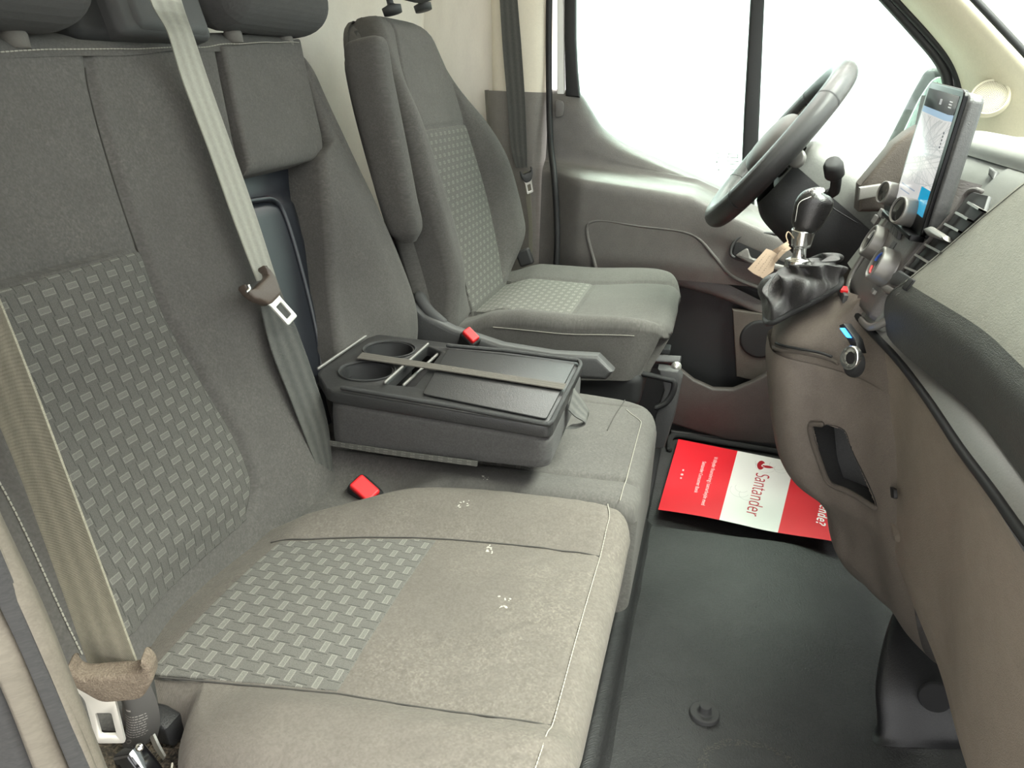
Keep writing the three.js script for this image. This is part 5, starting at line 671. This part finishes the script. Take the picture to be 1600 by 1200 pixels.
// ================================================================ FLOOR MAT, PAPER, FOOTWELL
{
  const m = thing('floor_mat', 'black rubber floor mat in the passenger footwell', 'mat');
  const x0 = -0.069, fy = (x, z) => 0.08 + 0.05 * gauss(x - 0.2, 0.16) * smooth(z, 0.05, -0.2) * 0.35 + 0.006 * N(x * 8, z * 8) + 0.03 * smooth(x, 0.33, 0.5);
  part(m, 'mat_sheet', pad({ L: -0.345, R: 0.86, b0: x0 + 0.012, b1: 0.62, nu: 90, nv: 70, r: 0.006, thick: 0.012, map: (a, b, d) => [b, fy(b, a) + d, a], flip: true }), M.rubber);
  part(m, 'mat_lip', loft([-0.345, -0.33, -0.15, 0, 0.2, 0.4, 0.86].map((z, i) => { const h = i ? 0.03 : 0.016; return [[x0 + 0.026, 0.079, z], [x0 + 0.018, 0.088, z], [x0 + 0.012, 0.08 + h * 0.8, z], [x0 + 0.004, 0.08 + h, z], [x0 - 0.006, 0.08 + h, z], [x0 - 0.012, 0.08 + h * 0.7, z], [x0 - 0.014, 0.06, z]]; }), { nu: 36, n: 40 }), M.rubber);
  const cl = [0.071,0.083,0.127]; part(m, 'mat_fastener', lathe([[0, 0.016], [0.0075, 0.016], [0.008, 0.014], [0.008, 0.004], [0.012, 0.0035], [0.019, 0.0045], [0.0205, 0.003], [0.021, -0.002]], cl, [0, 1, 0], undefined, 48), M.plastic, 'round grey mat fastener');
  // scuffed heel ring
  const ring = []; for (let i = 0; i < 420; i++) { const a = rnd() * 6.283, p = [0.137,0.083,0.217], R1 = 0.066 + (rnd() - 0.5) * 0.012, x = p[0] + Math.cos(a) * R1, z = p[2] + Math.sin(a) * R1 * 0.9, g = new THREE.BoxGeometry(0.0014 + rnd() * 0.002, 0.0006, 0.0008); g.rotateY(rnd() * 3); g.translate(x, fy(x, z) + 0.0004, z); ring.push(g); }
  part(m, 'heel_scuffs', ring, S({ color: 0x55544e, roughness: 1 })).userData.kind = 'stuff';
  const d = thing('driver_mat', 'black rubber mat with raised edge in the driver footwell, under the paper sheet', 'mat');
  part(d, 'mat_sheet', pad({ L: -0.83, R: -0.35, b0: -0.06, b1: 0.62, nu: 30, nv: 30, r: 0.005, thick: 0.01, map: (a, b, e) => [b, 0.074 + e, a], flip: true }), M.rubber);
  part(d, 'raised_edge', tube([[-0.038,0.08,-0.706], [-0.04,0.085,-0.762], [-0.029,0.085,-0.781], [0.071,0.085,-0.777], [0.22,0.085,-0.769], [0.336,0.085,-0.766]], 0.007, { n: 60 }), M.rubber);
  part(d, 'side_step', slab([[-0.054,0.08,-0.831], [0.086,0.08,-0.847], [0.145,0.08,-0.84], [0.153,0.08,-0.911], [0.26,0.08,-0.907], [0.252,0.08,-0.794], [-0.041,0.08,-0.78]], [0, 1, 0], 0.016, 0.004), M.rubber);
  const p = thing('paper_sheet', 'red and white printed paper sheet lying in the driver footwell', 'paper');
  const tex = canvasTex(1600, 1024, (x, w, h) => {
    x.fillStyle = '#e01e2c'; x.fillRect(0, 0, w, h); x.fillStyle = '#e8e6e2'; x.fillRect(w * 0.36, 0, w * 0.33, h);
    x.save(); x.strokeStyle = 'rgba(150,148,146,0.35)'; x.lineWidth = 4; for (const [a, b, r] of [[820, 130, 60], [860, 170, 90], [960, 110, 70], [1000, 160, 60], [700, 560, 60], [690, 600, 90], [760, 640, 70]]) { x.beginPath(); x.arc(a, b, r, 0.4, 3.6); x.stroke(); } x.restore();
    const say = (s, cx, cy, size, col, font, sx = 1) => { x.save(); x.translate(cx, cy); x.rotate(Math.PI / 2); x.scale(sx, 1); x.fillStyle = col; x.font = font.replace('$', size); x.textAlign = 'center'; x.fillText(s, 0, 0); x.restore(); };
    say('Santander', w * 0.497, h * 0.575, 168, '#b01424', '$px sans-serif', 0.78);
    x.save(); x.translate(w * 0.535, h * 0.155); x.rotate(Math.PI / 2); x.fillStyle = '#b01424'; x.beginPath(); x.moveTo(0, -78); x.bezierCurveTo(44, -30, 12, 10, 42, 12); x.bezierCurveTo(90, 26, 92, 66, 0, 74); x.bezierCurveTo(-92, 66, -90, 26, -42, 8); x.bezierCurveTo(-30, 34, 0, 30, -8, 0); x.bezierCurveTo(-20, -26, -14, -52, 0, -78); x.fill(); x.strokeStyle = '#e8e6e2'; x.lineWidth = 11; x.beginPath(); x.moveTo(-26, -6); x.bezierCurveTo(-14, 40, 24, 40, 20, 4); x.stroke(); x.restore();
    say('Vi tilbyder finansiering i samarbejde med', w * 0.238, h * 0.52, 46, '#f4eeee', '$px sans-serif', 0.84); say('Santander Consumer Bank', w * 0.178, h * 0.5, 46, '#f4eeee', '$px sans-serif', 0.84);
    x.save(); x.translate(w * 0.08, h * 0.5); x.fillStyle = '#f0c8c8'; x.beginPath(); x.arc(0, 20, 14, 0, 7); x.fill(); x.fillRect(-8, -58, 16, 26); x.fillRect(-8, 62, 16, 20); x.restore();
    say('godt kørende?', w * 0.875, h * 0.5, 118, '#ffffff', 'italic bold $px sans-serif', 0.82);
  });
  const c00 = V([-0.021,0.088,-0.754]), c01 = V([-0.039,0.1,-0.38]), c10 = V([0.369,0.088,-0.699]), c11 = V([0.292,0.11,-0.34]);
  const sheet = (o) => grid(30, 20, (u, v) => { const q = c00.clone().lerp(c10, u).lerp(c01.clone().lerp(c11, u), v); q.y += 0.004 * Math.sin(u * 5) * v + o + 0.01 * smooth(u, 0.55, 1) * v; return [q.toArray(), [u, 1 - v]]; }, true);
  part(p, 'sheet', sheet(0), S({ map: tex, roughness: 0.55, side: THREE.DoubleSide }));
  // footrest hump in the passenger footwell
  const h = thing('footwell_cover', 'black moulded footwell cover with round cap under the dashboard at lower right', 'cover');
  part(h, 'cover_shell', loft([[[0.295,0.082,0.11], [0.355,0.082,0.103], [0.428,0.082,0.09]], [[0.302,0.087,0.1], [0.352,0.098,0.1], [0.419,0.11,0.1]], [[0.296,0.134,0.07], [0.348,0.149,0.07], [0.419,0.147,0.07]], [[0.307,0.173,0.02], [0.36,0.175,0.02], [0.434,0.172,0.02]], [[0.338,0.203,-0.06], [0.389,0.198,-0.06], [0.461,0.181,-0.06]]].map((r) => r.slice(0, 1).map((q) => [q[0] + 0.05, q[1] - 0.01, q[2] - 0.12]).concat(r.map((q, i) => [q[0] + (i ? 0.012 : 0), q[1] + (i ? 0.004 : 0), q[2]]))), { nu: 30, n: 40, flip: true }), M.black);
  part(h, 'round_cap', lathe([[0, 0.004], [0.018, 0.004], [0.02, 0.001], [0.021, -0.002]], [0.36,0.155,0.085], [-0.15, 0.25, 0.95]), M.black);
  const f = thing('footwell_carpet', 'dirty brown carpet beside the seat anchor at lower left', 'carpet');
  part(f, 'carpet_sheet', grid(30, 20, (u, v) => { const x = lerp(-0.5, -0.26, u), z = lerp(0.6, 0.74, v); return [[x, 0.388 + 0.012 * N(x * 30, z * 30), z], [x, z]]; }, true), M.dirt);
  part(f, 'carpet_flank', grid(20, 10, (u, v) => { const x = lerp(-0.5, -0.26, u); return [[x, lerp(0.389, 0.08, v), 0.74], [x, v * 0.3]]; }, true), M.dirt);
}

scene.traverse((o) => { if (o.isMesh) { o.castShadow = o.receiveShadow = true; } });
renderer.render(scene, camera);
